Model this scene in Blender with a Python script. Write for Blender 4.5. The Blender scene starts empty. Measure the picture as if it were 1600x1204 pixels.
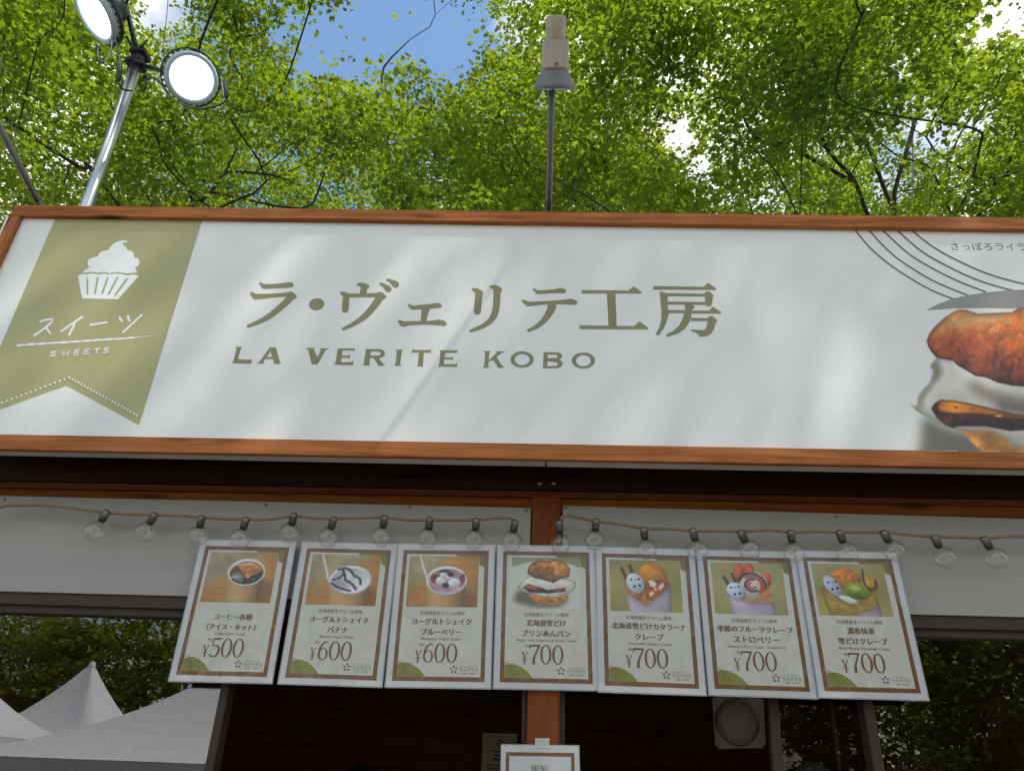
import bpy, bmesh, math, random
import numpy as np
from mathutils import Vector, Matrix, noise

random.seed(7); rng = np.random.default_rng(7)
scene = bpy.context.scene
C = scene.collection

# ---------------------------------------------------------------- camera
PITCH, YAW, ROLL, FPX = math.radians(29.07), math.radians(-2.53), math.radians(2.21), 1156.0
CAM = Vector((0, 0, 1.6))
fwd = Vector((math.sin(YAW)*math.cos(PITCH), math.cos(YAW)*math.cos(PITCH), math.sin(PITCH)))
rgt0 = Vector((math.cos(YAW), -math.sin(YAW), 0)); up0 = rgt0.cross(fwd)
rgt = math.cos(ROLL)*rgt0 + math.sin(ROLL)*up0
upv = -math.sin(ROLL)*rgt0 + math.cos(ROLL)*up0
cam_d = bpy.data.cameras.new('camera'); cam = bpy.data.objects.new('camera', cam_d); C.objects.link(cam)
cam.matrix_world = Matrix(((rgt.x, upv.x, -fwd.x, CAM.x), (rgt.y, upv.y, -fwd.y, CAM.y), (rgt.z, upv.z, -fwd.z, CAM.z), (0, 0, 0, 1)))
cam_d.sensor_fit = 'HORIZONTAL'; cam_d.sensor_width = 36; cam_d.lens = 36*FPX/1600
cam_d.clip_start = 0.05; cam_d.clip_end = 2000
scene.camera = cam

# ---------------------------------------------------------------- sky, sun, exposure
SUN_EL, SUN_AZ = math.radians(60), math.radians(125)   # azimuth clockwise from +Y: high on the right, just grazing the sign front
sun_dir = Vector((math.sin(SUN_AZ)*math.cos(SUN_EL), math.cos(SUN_AZ)*math.cos(SUN_EL), math.sin(SUN_EL)))
world = bpy.data.worlds.new('World'); scene.world = world; world.use_nodes = True
nt = world.node_tree; nt.nodes.clear()
wo = nt.nodes.new('ShaderNodeOutputWorld'); bg = nt.nodes.new('ShaderNodeBackground')
sky = nt.nodes.new('ShaderNodeTexSky'); sky.sky_type = 'NISHITA'; sky.sun_disc = False
sky.sun_elevation = SUN_EL; sky.sun_rotation = SUN_AZ; sky.air_density = 1.8; sky.dust_density = 0.3; sky.ozone_density = 5.0
tc = nt.nodes.new('ShaderNodeTexCoord'); mp = nt.nodes.new('ShaderNodeMapping'); mp.inputs['Scale'].default_value = (1, 1, 1.6)
mp.inputs['Location'].default_value = (1.42, 0.4, 0.60)
cn = nt.nodes.new('ShaderNodeTexNoise'); cn.inputs['Scale'].default_value = 2.6; cn.inputs['Detail'].default_value = 7; cn.inputs['Roughness'].default_value = 0.55
cr = nt.nodes.new('ShaderNodeValToRGB'); cr.color_ramp.elements[0].position = 0.42; cr.color_ramp.elements[1].position = 0.57
cr.color_ramp.elements[0].color = (0, 0, 0, 1); cr.color_ramp.elements[1].color = (0.9, 0.9, 0.9, 1)
mx = nt.nodes.new('ShaderNodeMixRGB'); mx.inputs['Color2'].default_value = (7.6, 7.25, 6.6, 1)
nt.links.new(tc.outputs['Generated'], mp.inputs['Vector']); nt.links.new(mp.outputs[0], cn.inputs['Vector'])
nt.links.new(cn.outputs['Fac'], cr.inputs['Fac']); nt.links.new(cr.outputs['Color'], mx.inputs['Fac'])
nt.links.new(sky.outputs[0], mx.inputs['Color1']); nt.links.new(mx.outputs[0], bg.inputs['Color'])
bg.inputs['Strength'].default_value = 0.15
nt.links.new(bg.outputs[0], wo.inputs['Surface'])
sl = bpy.data.lights.new('sun', 'SUN'); sl.energy = 4.0; sl.angle = math.radians(0.9); sl.color = (1, 0.95, 0.87)
so = bpy.data.objects.new('sun', sl); C.objects.link(so)
so.rotation_mode = 'QUATERNION'; so.rotation_quaternion = sun_dir.to_track_quat('Z', 'Y')
so.location = (8, -2, 15)
scene.view_settings.view_transform = 'Standard'; scene.view_settings.look = 'None'
scene.view_settings.gamma = 1; scene.view_settings.exposure = 0.36
scene.cycles.max_bounces = 5; scene.cycles.diffuse_bounces = 3; scene.cycles.transparent_max_bounces = 12
scene.cycles.caustics_reflective = False; scene.cycles.caustics_refractive = False

# ---------------------------------------------------------------- helpers
def W(px, py, Y):
    """photo pixel (1600x1204) -> point on the vertical plane y = Y"""
    d = rgt*((px-800)/FPX) + upv*(-(py-602)/FPX) + fwd
    return CAM + d*((Y-CAM.y)/d.y)
def PX(p):
    d = Vector(p)-CAM; z = d.dot(fwd)
    return (800+FPX*d.dot(rgt)/z, 602-FPX*d.dot(upv)/z, z)
def lin(c):
    return tuple(((v/255)/12.92 if v/255 <= 0.04045 else ((v/255+0.055)/1.055)**2.4) for v in c)

def mesh_obj(name, verts, faces, mat, parent=None, smooth=False):
    me = bpy.data.meshes.new(name); me.from_pydata([tuple(v) for v in verts], [], faces); me.update()
    if mat: me.materials.append(mat)
    if smooth:
        for p in me.polygons: p.use_smooth = True
    o = bpy.data.objects.new(name, me); C.objects.link(o)
    if parent: o.parent = parent
    return o
def bm_obj(name, bm, mat, parent=None, smooth=False):
    me = bpy.data.meshes.new(name); bm.to_mesh(me); bm.free()
    if mat: me.materials.append(mat)
    if smooth:
        for p in me.polygons: p.use_smooth = True
    o = bpy.data.objects.new(name, me); C.objects.link(o)
    if parent: o.parent = parent
    return o
def thing(name, label, cat, loc=(0, 0, 0), group=None):
    """an Empty at the thing's base; parts keep world coordinates through the inverse"""
    o = bpy.data.objects.new(name, None); C.objects.link(o); o.location = loc
    o['label'] = label; o['category'] = cat
    if group: o['group'] = group
    return o
def tag(o, label, cat, group=None):
    o['label'] = label; o['category'] = cat
    if group: o['group'] = group
    return o
def adopt(child, parent):
    child.parent = parent
    child.matrix_parent_inverse = Matrix.Translation(-Vector(parent.location))
    return child
def slab(name, pts, Yf, Yb, mat, parent=None, bevel=0.0, world=False):
    """polygon given in photo pixels on plane Yf (or world xz), extruded back to Yb"""
    P = [Vector((p[0], Yf, p[1])) if world else W(p[0], p[1], Yf) for p in pts]
    if not world:                                         # ends beyond the picture stop square at the kiosk's corners
        for p, q in zip(pts, P):
            if p[0] >= 1960: q.x = 2.06
            elif p[0] <= -330: q.x = -2.11
    n = len(P); v = P + [Vector((p.x, Yb, p.z)) for p in P]
    f = [tuple(range(n)), tuple(range(2*n-1, n-1, -1))] + [(i, i+n, (i+1) % n+n, (i+1) % n) for i in range(n)]
    bm = bmesh.new(); vs = [bm.verts.new(q) for q in v]
    for q in f: bm.faces.new([vs[i] for i in q])
    bmesh.ops.recalc_face_normals(bm, faces=bm.faces)
    if bevel:
        bmesh.ops.bevel(bm, geom=bm.edges[:], offset=bevel, segments=2, affect='EDGES', clamp_overlap=True)
    o = bm_obj(name, bm, mat)
    if parent: adopt(o, parent)
    return o
def box(name, lo, hi, mat, parent=None, bevel=0.0):
    bm = bmesh.new(); bmesh.ops.create_cube(bm, size=1)
    for v in bm.verts: v.co = Vector([(lo[i]+hi[i])/2 + v.co[i]*(hi[i]-lo[i]) for i in range(3)])
    if bevel: bmesh.ops.bevel(bm, geom=bm.edges[:], offset=bevel, segments=2, affect='EDGES', clamp_overlap=True)
    o = bm_obj(name, bm, mat)
    if parent: adopt(o, parent)
    return o
def frame_axes(d):
    d = Vector(d).normalized(); a = Vector((0, 0, 1)) if abs(d.z) < 0.95 else Vector((1, 0, 0))
    u = d.cross(a).normalized(); return u, d.cross(u).normalized()
def tube_data(pts, radii, seg=8, caps=True, base=0):
    """tube round a polyline"""
    pts = [Vector(p) for p in pts]; V = []; F = []
    n = len(pts)
    if not hasattr(radii, '__len__'): radii = [radii]*n
    u = None
    for i, p in enumerate(pts):
        t = (pts[min(i+1, n-1)]-pts[max(i-1, 0)])
        if t.length < 1e-9: t = Vector((0, 0, 1))
        t.normalize()
        if u is None: u, w = frame_axes(t)
        u = (u - t*u.dot(t)); u = u.normalized() if u.length > 1e-6 else frame_axes(t)[0]
        w = t.cross(u)
        for k in range(seg):
            a = 2*math.pi*k/seg
            V.append(p + (u*math.cos(a)+w*math.sin(a))*radii[i])
    for i in range(n-1):
        for k in range(seg):
            a = base+i*seg+k; b = base+i*seg+(k+1) % seg
            F.append((a, b, b+seg, a+seg))
    if caps:
        F.append(tuple(base+k for k in range(seg))[::-1]); F.append(tuple(base+(n-1)*seg+k for k in range(seg)))
    return V, F
def tube(name, pts, radii, mat, parent=None, seg=8):
    V, F = tube_data(pts, radii, seg)
    o = mesh_obj(name, V, F, mat, smooth=True)
    if parent: adopt(o, parent)
    return o
def spline(pts, n=8):
    """Catmull-Rom through points"""
    P = [Vector(p) for p in pts]; P = [2*P[0]-P[1]] + P + [2*P[-1]-P[-2]]; out = []
    for i in range(1, len(P)-2):
        for k in range(n):
            t = k/n
            out.append(0.5*((2*P[i]) + (P[i+1]-P[i-1])*t + (2*P[i-1]-5*P[i]+4*P[i+1]-P[i+2])*t*t + (3*P[i]-P[i-1]-3*P[i+1]+P[i+2])*t**3))
    out.append(P[-2]); return out
def lathe(name, prof, origin, axis, mat, parent=None, seg=32, smooth=True):
    """profile [(radius, distance along axis)]"""
    u, w = frame_axes(axis); d = Vector(axis).normalized(); o = Vector(origin); V = []; F = []
    for r, h in prof:
        for k in range(seg):
            a = 2*math.pi*k/seg; V.append(o + d*h + (u*math.cos(a)+w*math.sin(a))*max(r, 1e-5))
    for i in range(len(prof)-1):
        for k in range(seg):
            a = i*seg+k; b = i*seg+(k+1) % seg; F.append((a, b, b+seg, a+seg))
    ob = mesh_obj(name, V, F, mat, smooth=smooth)
    if parent: adopt(ob, parent)
    return ob

# ---------------------------------------------------------------- materials
def new_mat(name):
    m = bpy.data.materials.new(name); m.use_nodes = True; t = m.node_tree
    return m, t, t.nodes['Principled BSDF']
def simple(name, col, rough=0.5, metal=0.0, var=0.12, scale=14, bump=0.0, bscale=60, coat=0.0, stretch=None, spec=0.5):
    m, t, b = new_mat(name)
    b.inputs['Roughness'].default_value = rough; b.inputs['Metallic'].default_value = metal
    b.inputs['Coat Weight'].default_value = coat; b.inputs['Coat Roughness'].default_value = 0.12
    b.inputs['Specular IOR Level'].default_value = spec
    co = t.nodes.new('ShaderNodeTexCoord'); mpn = t.nodes.new('ShaderNodeMapping')
    if stretch: mpn.inputs['Scale'].default_value = stretch
    t.links.new(co.outputs['Object'], mpn.inputs['Vector'])
    nz = t.nodes.new('ShaderNodeTexNoise'); nz.inputs['Scale'].default_value = scale; nz.inputs['Detail'].default_value = 5
    t.links.new(mpn.outputs[0], nz.inputs['Vector'])
    rp = t.nodes.new('ShaderNodeValToRGB'); rp.color_ramp.elements[0].position = 0.3; rp.color_ramp.elements[1].position = 0.7
    rp.color_ramp.elements[0].color = tuple(c*(1-var) for c in col)+(1,); rp.color_ramp.elements[1].color = tuple(min(1, c*(1+var)) for c in col)+(1,)
    t.links.new(nz.outputs['Fac'], rp.inputs['Fac']); t.links.new(rp.outputs['Color'], b.inputs['Base Color'])
    if bump:
        n2 = t.nodes.new('ShaderNodeTexNoise'); n2.inputs['Scale'].default_value = bscale; n2.inputs['Detail'].default_value = 4
        t.links.new(mpn.outputs[0], n2.inputs['Vector'])
        bp = t.nodes.new('ShaderNodeBump'); bp.inputs['Strength'].default_value = bump; bp.inputs['Distance'].default_value = 0.01
        t.links.new(n2.outputs['Fac'], bp.inputs['Height']); t.links.new(bp.outputs[0], b.inputs['Normal'])
    return m
def wood(name, dark, light, rough=0.55, axis='X', knots=True):
    m, t, b = new_mat(name); b.inputs['Roughness'].default_value = rough; b.inputs['Specular IOR Level'].default_value = 0.12
    co = t.nodes.new('ShaderNodeTexCoord'); mpn = t.nodes.new('ShaderNodeMapping')
    mpn.inputs['Scale'].default_value = {'X': (1.2, 22, 22), 'Z': (22, 22, 1.2)}[axis]
    t.links.new(co.outputs['Object'], mpn.inputs['Vector'])
    nz = t.nodes.new('ShaderNodeTexNoise'); nz.inputs['Scale'].default_value = 2.2; nz.inputs['Detail'].default_value = 8; nz.inputs['Distortion'].default_value = 1.2
    t.links.new(mpn.outputs[0], nz.inputs['Vector'])
    rp = t.nodes.new('ShaderNodeValToRGB'); rp.color_ramp.elements[0].position = 0.32; rp.color_ramp.elements[1].position = 0.68
    rp.color_ramp.elements[0].color = dark+(1,); rp.color_ramp.elements[1].color = light+(1,)
    t.links.new(nz.outputs['Fac'], rp.inputs['Fac'])
    last = rp.outputs['Color']
    if knots:
        mp2 = t.nodes.new('ShaderNodeMapping'); mp2.inputs['Scale'].default_value = {'X': (2.3, 9, 14), 'Z': (14, 9, 2.3)}[axis]
        t.links.new(co.outputs['Object'], mp2.inputs['Vector'])
        vo = t.nodes.new('ShaderNodeTexVoronoi'); vo.inputs['Scale'].default_value = 1.3; vo.inputs['Randomness'].default_value = 1
        t.links.new(mp2.outputs[0], vo.inputs['Vector'])
        kr = t.nodes.new('ShaderNodeValToRGB'); kr.color_ramp.elements[0].position = 0.07; kr.color_ramp.elements[1].position = 0.24
        kr.color_ramp.elements[0].color = (1, 1, 1, 1); kr.color_ramp.elements[1].color = (0, 0, 0, 1)
        t.links.new(vo.outputs['Distance'], kr.inputs['Fac'])
        mxn = t.nodes.new('ShaderNodeMixRGB'); mxn.inputs['Color2'].default_value = tuple(c*0.3 for c in dark)+(1,)
        t.links.new(kr.outputs['Color'], mxn.inputs['Fac']); t.links.new(last, mxn.inputs['Color1']); last = mxn.outputs[0]
    t.links.new(last, b.inputs['Base Color'])
    bp = t.nodes.new('ShaderNodeBump'); bp.inputs['Strength'].default_value = 0.25; bp.inputs['Distance'].default_value = 0.004
    t.links.new(nz.outputs['Fac'], bp.inputs['Height']); t.links.new(bp.outputs[0], b.inputs['Normal'])
    return m
_pm = {}
def pm(rgb, coat=0.0, var=0.05, rough=0.45):
    """printed ink of one colour (sRGB as seen under neutral light)"""
    k = (tuple(rgb), coat, var)
    if k not in _pm:
        _pm[k] = simple('ink_%d_%d_%d' % tuple(rgb), lin(rgb), rough, var=var, scale=30, coat=coat, bump=0.06 if coat else 0, bscale=18)
    return _pm[k]
def blotch(name, cols, scale=9, coat=0.0, detail=7, pos=None):
    """printed food: several colours mixed by noise"""
    m, t, b = new_mat(name); b.inputs['Roughness'].default_value = 0.5; b.inputs['Coat Weight'].default_value = coat; b.inputs['Coat Roughness'].default_value = 0.1
    co = t.nodes.new('ShaderNodeTexCoord'); nz = t.nodes.new('ShaderNodeTexNoise'); nz.inputs['Scale'].default_value = scale; nz.inputs['Detail'].default_value = detail
    nz.inputs['Distortion'].default_value = 0.9; t.links.new(co.outputs['Object'], nz.inputs['Vector'])
    rp = t.nodes.new('ShaderNodeValToRGB'); n = len(cols); e = rp.color_ramp.elements
    for i in range(n-2): e.new(0.5)
    for i, c in enumerate(cols):
        e[i].position = pos[i] if pos else 0.3+0.4*i/(n-1); e[i].color = lin(c)+(1,)
    t.links.new(nz.outputs['Fac'], rp.inputs['Fac']); t.links.new(rp.outputs[0], b.inputs['Base Color'])
    return m
def glass_mat(name, ior=1.5, gain=2.0, tint=(1, 1, 1), rough=0.0):
    """thin clear pane: see-through plus mirror reflection by Fresnel"""
    m = bpy.data.materials.new(name); m.use_nodes = True; t = m.node_tree; t.nodes.clear()
    o = t.nodes.new('ShaderNodeOutputMaterial'); mxs = t.nodes.new('ShaderNodeMixShader')
    tr = t.nodes.new('ShaderNodeBsdfTransparent'); tr.inputs[0].default_value = tint+(1,)
    gl = t.nodes.new('ShaderNodeBsdfGlossy'); gl.inputs['Roughness'].default_value = rough
    ge = t.nodes.new('ShaderNodeNewGeometry'); dt = t.nodes.new('ShaderNodeVectorMath'); dt.operation = 'DOT_PRODUCT'
    t.links.new(ge.outputs['Normal'], dt.inputs[0]); t.links.new(ge.outputs['Incoming'], dt.inputs[1])
    def mth(op, a, b=None, clamp=False):
        n = t.nodes.new('ShaderNodeMath'); n.operation = op; n.use_clamp = clamp
        for i, v in enumerate((a, b)):
            if v is None: continue
            if isinstance(v, (int, float)): n.inputs[i].default_value = v
            else: t.links.new(v, n.inputs[i])
        return n.outputs[0]
    f0 = ((ior-1)/(ior+1))**2
    c = mth('ABSOLUTE', dt.outputs['Value']); p5 = mth('POWER', mth('SUBTRACT', 1.0, c, True), 5.0)
    fr_ = mth('MULTIPLY', mth('ADD', mth('MULTIPLY', p5, 1-f0), f0), gain, True)
    t.links.new(fr_, mxs.inputs[0])
    t.links.new(tr.outputs[0], mxs.inputs[1]); t.links.new(gl.outputs[0], mxs.inputs[2]); t.links.new(mxs.outputs[0], o.inputs[0])
    return m
def leaf_mat(name, d1, d2, t1, t2):
    m = bpy.data.materials.new(name); m.use_nodes = True; t = m.node_tree; t.nodes.clear()
    o = t.nodes.new('ShaderNodeOutputMaterial'); g = t.nodes.new('ShaderNodeNewGeometry')
    co = t.nodes.new('ShaderNodeTexCoord'); nz = t.nodes.new('ShaderNodeTexNoise'); nz.inputs['Scale'].default_value = 0.9; nz.inputs['Detail'].default_value = 2
    t.links.new(co.outputs['Object'], nz.inputs['Vector'])
    mr = t.nodes.new('ShaderNodeMapRange'); mr.inputs['From Min'].default_value = 0.34; mr.inputs['From Max'].default_value = 0.66; t.links.new(nz.outputs['Fac'], mr.inputs['Value'])
    mi = t.nodes.new('ShaderNodeMath'); mi.operation = 'MULTIPLY_ADD'; mi.inputs[1].default_value = 0.5
    h5 = t.nodes.new('ShaderNodeMath'); h5.operation = 'MULTIPLY'; h5.inputs[1].default_value = 0.5
    t.links.new(mr.outputs[0], h5.inputs[0]); t.links.new(g.outputs['Random Per Island'], mi.inputs[0]); t.links.new(h5.outputs[0], mi.inputs[2]); mixf = mi.outputs[0]
    def ramp(a, b):
        r = t.nodes.new('ShaderNodeValToRGB'); r.color_ramp.elements[0].color = a+(1,); r.color_ramp.elements[1].color = b+(1,)
        t.links.new(mixf, r.inputs['Fac']); return r
    df = t.nodes.new('ShaderNodeBsdfDiffuse'); ts = t.nodes.new('ShaderNodeBsdfTranslucent'); gs = t.nodes.new('ShaderNodeBsdfGlossy')
    gs.inputs['Roughness'].default_value = 0.4; gs.inputs['Color'].default_value = (1, 1, 1, 1)
    t.links.new(ramp(d1, d2).outputs[0], df.inputs[0]); t.links.new(ramp(t1, t2).outputs[0], ts.inputs[0])
    ad = t.nodes.new('ShaderNodeAddShader'); t.links.new(df.outputs[0], ad.inputs[0]); t.links.new(ts.outputs[0], ad.inputs[1])
    m2 = t.nodes.new('ShaderNodeMixShader'); m2.inputs[0].default_value = 0.025
    t.links.new(ad.outputs[0], m2.inputs[1]); t.links.new(gs.outputs[0], m2.inputs[2]); t.links.new(m2.outputs[0], o.inputs[0])
    return m

# ---------------------------------------------------------------- printed pictures: a small painter, colours end up on the vertices of a flat sheet
class Canvas:
    """w x h picture in sRGB 0..255; shapes are given in units 0..sx, 0..sy"""
    def __init__(s, w, h, sx, sy, bg, seed=1):
        s.w, s.h = w, h; s.img = np.zeros((h, w, 3)); s.img[:] = bg; s.a = np.zeros((h, w)); s.R = np.random.default_rng(seed)
        s.X, s.Y = np.meshgrid((np.arange(w)+0.5)*sx/w, (np.arange(h)+0.5)*sy/h); s.px = sx/w
    def blur(s, m, r):
        if r <= 0: return m
        k = max(1, int(round(r))); ker = np.exp(-0.5*(np.arange(-2*k, 2*k+1)/max(r, 0.3))**2); ker /= ker.sum()
        p = np.pad(m, 2*k, mode='edge'); p = np.apply_along_axis(lambda v: np.convolve(v, ker, 'valid'), 0, p); return np.apply_along_axis(lambda v: np.convolve(v, ker, 'valid'), 1, p)
    def fbm(s, scale, octaves=4, sx=1.0, sy=1.0):
        out = np.zeros((s.h, s.w)); amp = 1.0; tot = 0
        for o in range(octaves):
            g = s.R.uniform(0, 1, (64, 64)); f = 2**o/scale
            x = s.X*f/sx % 63; y = s.Y*f/sy % 63; xi = x.astype(int); yi = y.astype(int); u = x-xi; v = y-yi; u = u*u*(3-2*u); v = v*v*(3-2*v)
            out += amp*((g[yi, xi]*(1-u)+g[yi, (xi+1) % 64]*u)*(1-v)+(g[(yi+1) % 64, xi]*(1-u)+g[(yi+1) % 64, (xi+1) % 64]*u)*v); tot += amp; amp *= 0.55
        return out/tot
    def mask(s, pts):
        m = np.zeros((s.h, s.w)); n = len(pts)
        for ox, oy in ((-.25, -.25), (.25, -.25), (-.25, .25), (.25, .25)):
            X = s.X+ox*s.px; Y = s.Y+oy*s.px; c = np.zeros((s.h, s.w), bool)
            for i in range(n):
                (x0, y0), (x1, y1) = pts[i], pts[(i+1) % n]
                if y0 != y1: c ^= ((Y < y0) != (Y < y1)) & (X < (x1-x0)*(Y-y0)/(y1-y0)+x0)
            m += c*0.25
        return m
    def put(s, m, col, alpha=1.0, tex=0.0, scale=0.1, light=None, cover=True):
        m = m*alpha; c = np.zeros((s.h, s.w, 3)); c[:] = col
        if tex: c *= (1+tex*2*(s.fbm(scale)-0.5))[..., None]
        if light is not None: c *= light[..., None]
        s.img = s.img*(1-m[..., None])+np.clip(c, 0, 255)*m[..., None]
        if cover: s.a = np.maximum(s.a, m)
    def poly(s, pts, col, soft=0.6, **k): s.put(s.blur(s.mask(pts), soft), col, **k)
    def ell(s, cx, cy, rx, ry, col, rot=0.0, soft=0.6, ball=0.0, **k):
        dx = s.X-cx; dy = s.Y-cy; a = dx*math.cos(rot)+dy*math.sin(rot); b = -dx*math.sin(rot)+dy*math.cos(rot)
        d = np.sqrt((a/rx)**2+(b/ry)**2); e = soft*s.px/min(rx, ry)+1e-4
        m = np.clip((1-d)/e+0.5, 0, 1)
        L = None
        if ball: L = 1+ball*(-0.45*a/rx-0.75*b/ry)-ball*0.5*np.clip(d, 0, 1)**3
        s.put(m, col, light=L, **k)
    def stroke(s, pts, w, col, soft=0.5, **k): s.put(s.blur(s.mask(stroke(pts, w)), soft), col, **k)
    def dist_shade(s, pts, r, amount):
        """darken inside a shape towards its edge"""
        m = s.mask(pts); b = s.blur(m, r); s.img *= (1-amount*m*(1-np.clip((b-0.5)*2, 0, 1)))[..., None]
_pmat = {}
def picture_mat(coat):
    if coat not in _pmat:
        m, t, b = new_mat('printed_picture'); at = t.nodes.new('ShaderNodeAttribute'); at.attribute_name = 'print'
        t.links.new(at.outputs['Color'], b.inputs['Base Color']); b.inputs['Roughness'].default_value = 0.4
        b.inputs['Coat Weight'].default_value = coat; b.inputs['Coat Roughness'].default_value = 0.12; _pmat[coat] = m
    return _pmat[coat]
def picture(name, cv, place, coat=0.0, cut=None):
    """lay the canvas out as a flat sheet; place(fx, fy) gives the 3-D point for fractions 0..1"""
    w, h = cv.w, cv.h; p00, p10, p01, p11 = place(0, 0), place(1, 0), place(0, 1), place(1, 1)
    fx = (np.arange(w)/(w-1))[None, :, None]; fy = (np.arange(h)/(h-1))[:, None, None]
    if cut is None:
        P = np.array(p00)*(1-fx)*(1-fy)+np.array(p10)*fx*(1-fy)+np.array(p01)*(1-fx)*fy+np.array(p11)*fx*fy
    else: P = cut
    idx = np.arange(w*h).reshape(h, w); q = np.stack([idx[:-1, :-1], idx[1:, :-1], idx[1:, 1:], idx[:-1, 1:]], -1).reshape(-1, 4)
    ok = (cv.a.reshape(-1)[q] > 0.02).any(1); q = q[ok]
    used = np.unique(q); remap = np.full(w*h, -1); remap[used] = np.arange(len(used)); q = remap[q]
    me = bpy.data.meshes.new(name); me.from_pydata(P.reshape(-1, 3)[used].tolist(), [], q.tolist()); me.update()
    c = cv.img.reshape(-1, 3)[used]/255; c = np.where(c <= 0.04045, c/12.92, ((c+0.055)/1.055)**2.4)
    at = me.color_attributes.new('print', 'FLOAT_COLOR', 'POINT'); at.data.foreach_set('color', np.concatenate([c, np.ones((len(c), 1))], 1).astype(np.float32).reshape(-1))
    me.materials.append(picture_mat(coat)); o = bpy.data.objects.new(name, me); C.objects.link(o); return o

WOOD = wood('stained_cedar', (0.25, 0.078, 0.021), (0.50, 0.176, 0.058))
WOODZ = wood('stained_cedar_upright', (0.25, 0.078, 0.021), (0.50, 0.176, 0.058), axis='Z')
POSTM = wood('post_paint', (0.165, 0.042, 0.011), (0.235, 0.067, 0.018), axis='Z', knots=False)
BEAM = wood('dark_beam_stain', (0.018, 0.006, 0.004), (0.034, 0.011, 0.007))
MOULD = wood('red_brown_moulding', (0.11, 0.030, 0.014), (0.18, 0.052, 0.022))
ORANGE = wood('orange_stained_board', (0.15, 0.043, 0.008), (0.26, 0.088, 0.015))
PLANK = wood('inside_plank', (0.06, 0.018, 0.008), (0.11, 0.034, 0.014))
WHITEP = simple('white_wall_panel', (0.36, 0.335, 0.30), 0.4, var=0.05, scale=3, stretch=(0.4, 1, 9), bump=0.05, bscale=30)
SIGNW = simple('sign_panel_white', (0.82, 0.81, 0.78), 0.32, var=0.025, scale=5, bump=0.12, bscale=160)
SIGNB = simple('sign_box_grey', (0.62, 0.60, 0.57), 0.6, var=0.15, scale=8)
BRONZE = simple('bronze_aluminium', (0.055, 0.035, 0.027), 0.45, var=0.08, spec=0.25)
STEEL = simple('galvanised_steel', (0.55, 0.56, 0.57), 0.28, metal=1.0, var=0.1, scale=20, stretch=(6, 6, 0.6))
GREYP = simple('grey_painted_arm', (0.17, 0.165, 0.17), 0.45, metal=0.3, var=0.15, scale=30)
BLACKM = simple('black_metal', (0.018, 0.019, 0.021), 0.42, var=0.2)
RUBBER = simple('black_cable', (0.015, 0.015, 0.016), 0.5)
CREAM = simple('cream_lamp_paint', (0.36, 0.31, 0.235), 0.42, var=0.07, scale=16)
LAMPG = simple('grey_lamp_skirt', (0.17, 0.17, 0.165), 0.4, var=0.1)
ROPE = simple('jute_rope', (0.30, 0.21, 0.125), 0.9, var=0.35, scale=220, bump=0.6, bscale=300)
SOCKET = simple('socket_metal', (0.22, 0.19, 0.165), 0.4, metal=0.6, var=0.2, scale=60)
SOCKD = simple('socket_dark', (0.05, 0.035, 0.03), 0.4, var=0.2)
SCREW = simple('screw_metal', (0.25, 0.24, 0.24), 0.35, metal=0.9)
PANE = glass_mat('window_glass', 1.6, 2.1)
SASHG = glass_mat('sash_glass', 1.5, 0.7, (0.8, 0.8, 0.8))  # same glass as the panes, its dark reflection put into gain and tint
BULBG = glass_mat('bulb_glass', 1.5, 2.0, (1, 1, 1))
LENS = glass_mat('lamp_lens', 1.5, 1.6, (0.9, 0.93, 0.95), 0.05)
BARK = simple('bark', (0.045, 0.036, 0.028), 0.9, var=0.35, scale=25, bump=0.5, bscale=60)
BARKG = simple('grey_bark', (0.20, 0.17, 0.15), 0.9, var=0.3, scale=25, bump=0.5, bscale=60)
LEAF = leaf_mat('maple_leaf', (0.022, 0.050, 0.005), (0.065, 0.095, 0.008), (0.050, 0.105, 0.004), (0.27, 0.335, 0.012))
LEAF3 = leaf_mat('back_row_shaded_leaf', (0.016, 0.038, 0.005), (0.035, 0.062, 0.008), (0.016, 0.042, 0.003), (0.06, 0.10, 0.006))  # darker greens, the shaded depth of the back row put into the leaf colour
LEAF2 = leaf_mat('far_leaf', (0.04, 0.07, 0.010), (0.12, 0.15, 0.016), (0.06, 0.10, 0.008), (0.16, 0.19, 0.015))
TENTW = simple('tent_fabric', (0.86, 0.86, 0.88), 0.6, var=0.02)
OLIVE = (150, 147, 92)

# ---------------------------------------------------------------- ground
g = mesh_obj('ground', [(-600, -600, 0), (600, -600, 0), (600, 600, 0), (-600, 600, 0)], [(0, 1, 2, 3)],
             simple('paving_ground', (0.17, 0.16, 0.145), 0.85, var=0.25, scale=1.2, bump=0.3, bscale=40))
g['kind'] = 'structure'

# ================================================================ KIOSK
YS, YW = 1.78, 2.0
def L2(a, b, x):      # y on the pixel line a-b at column x
    return a[1]+(b[1]-a[1])*(x-a[0])/(b[0]-a[0])
kiosk = thing('food_kiosk', 'wooden food kiosk with dark inside, white upper panels and sliding windows', 'kiosk', (0, 3.0, 0))
XL, XR = -2.05, 2.0
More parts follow.
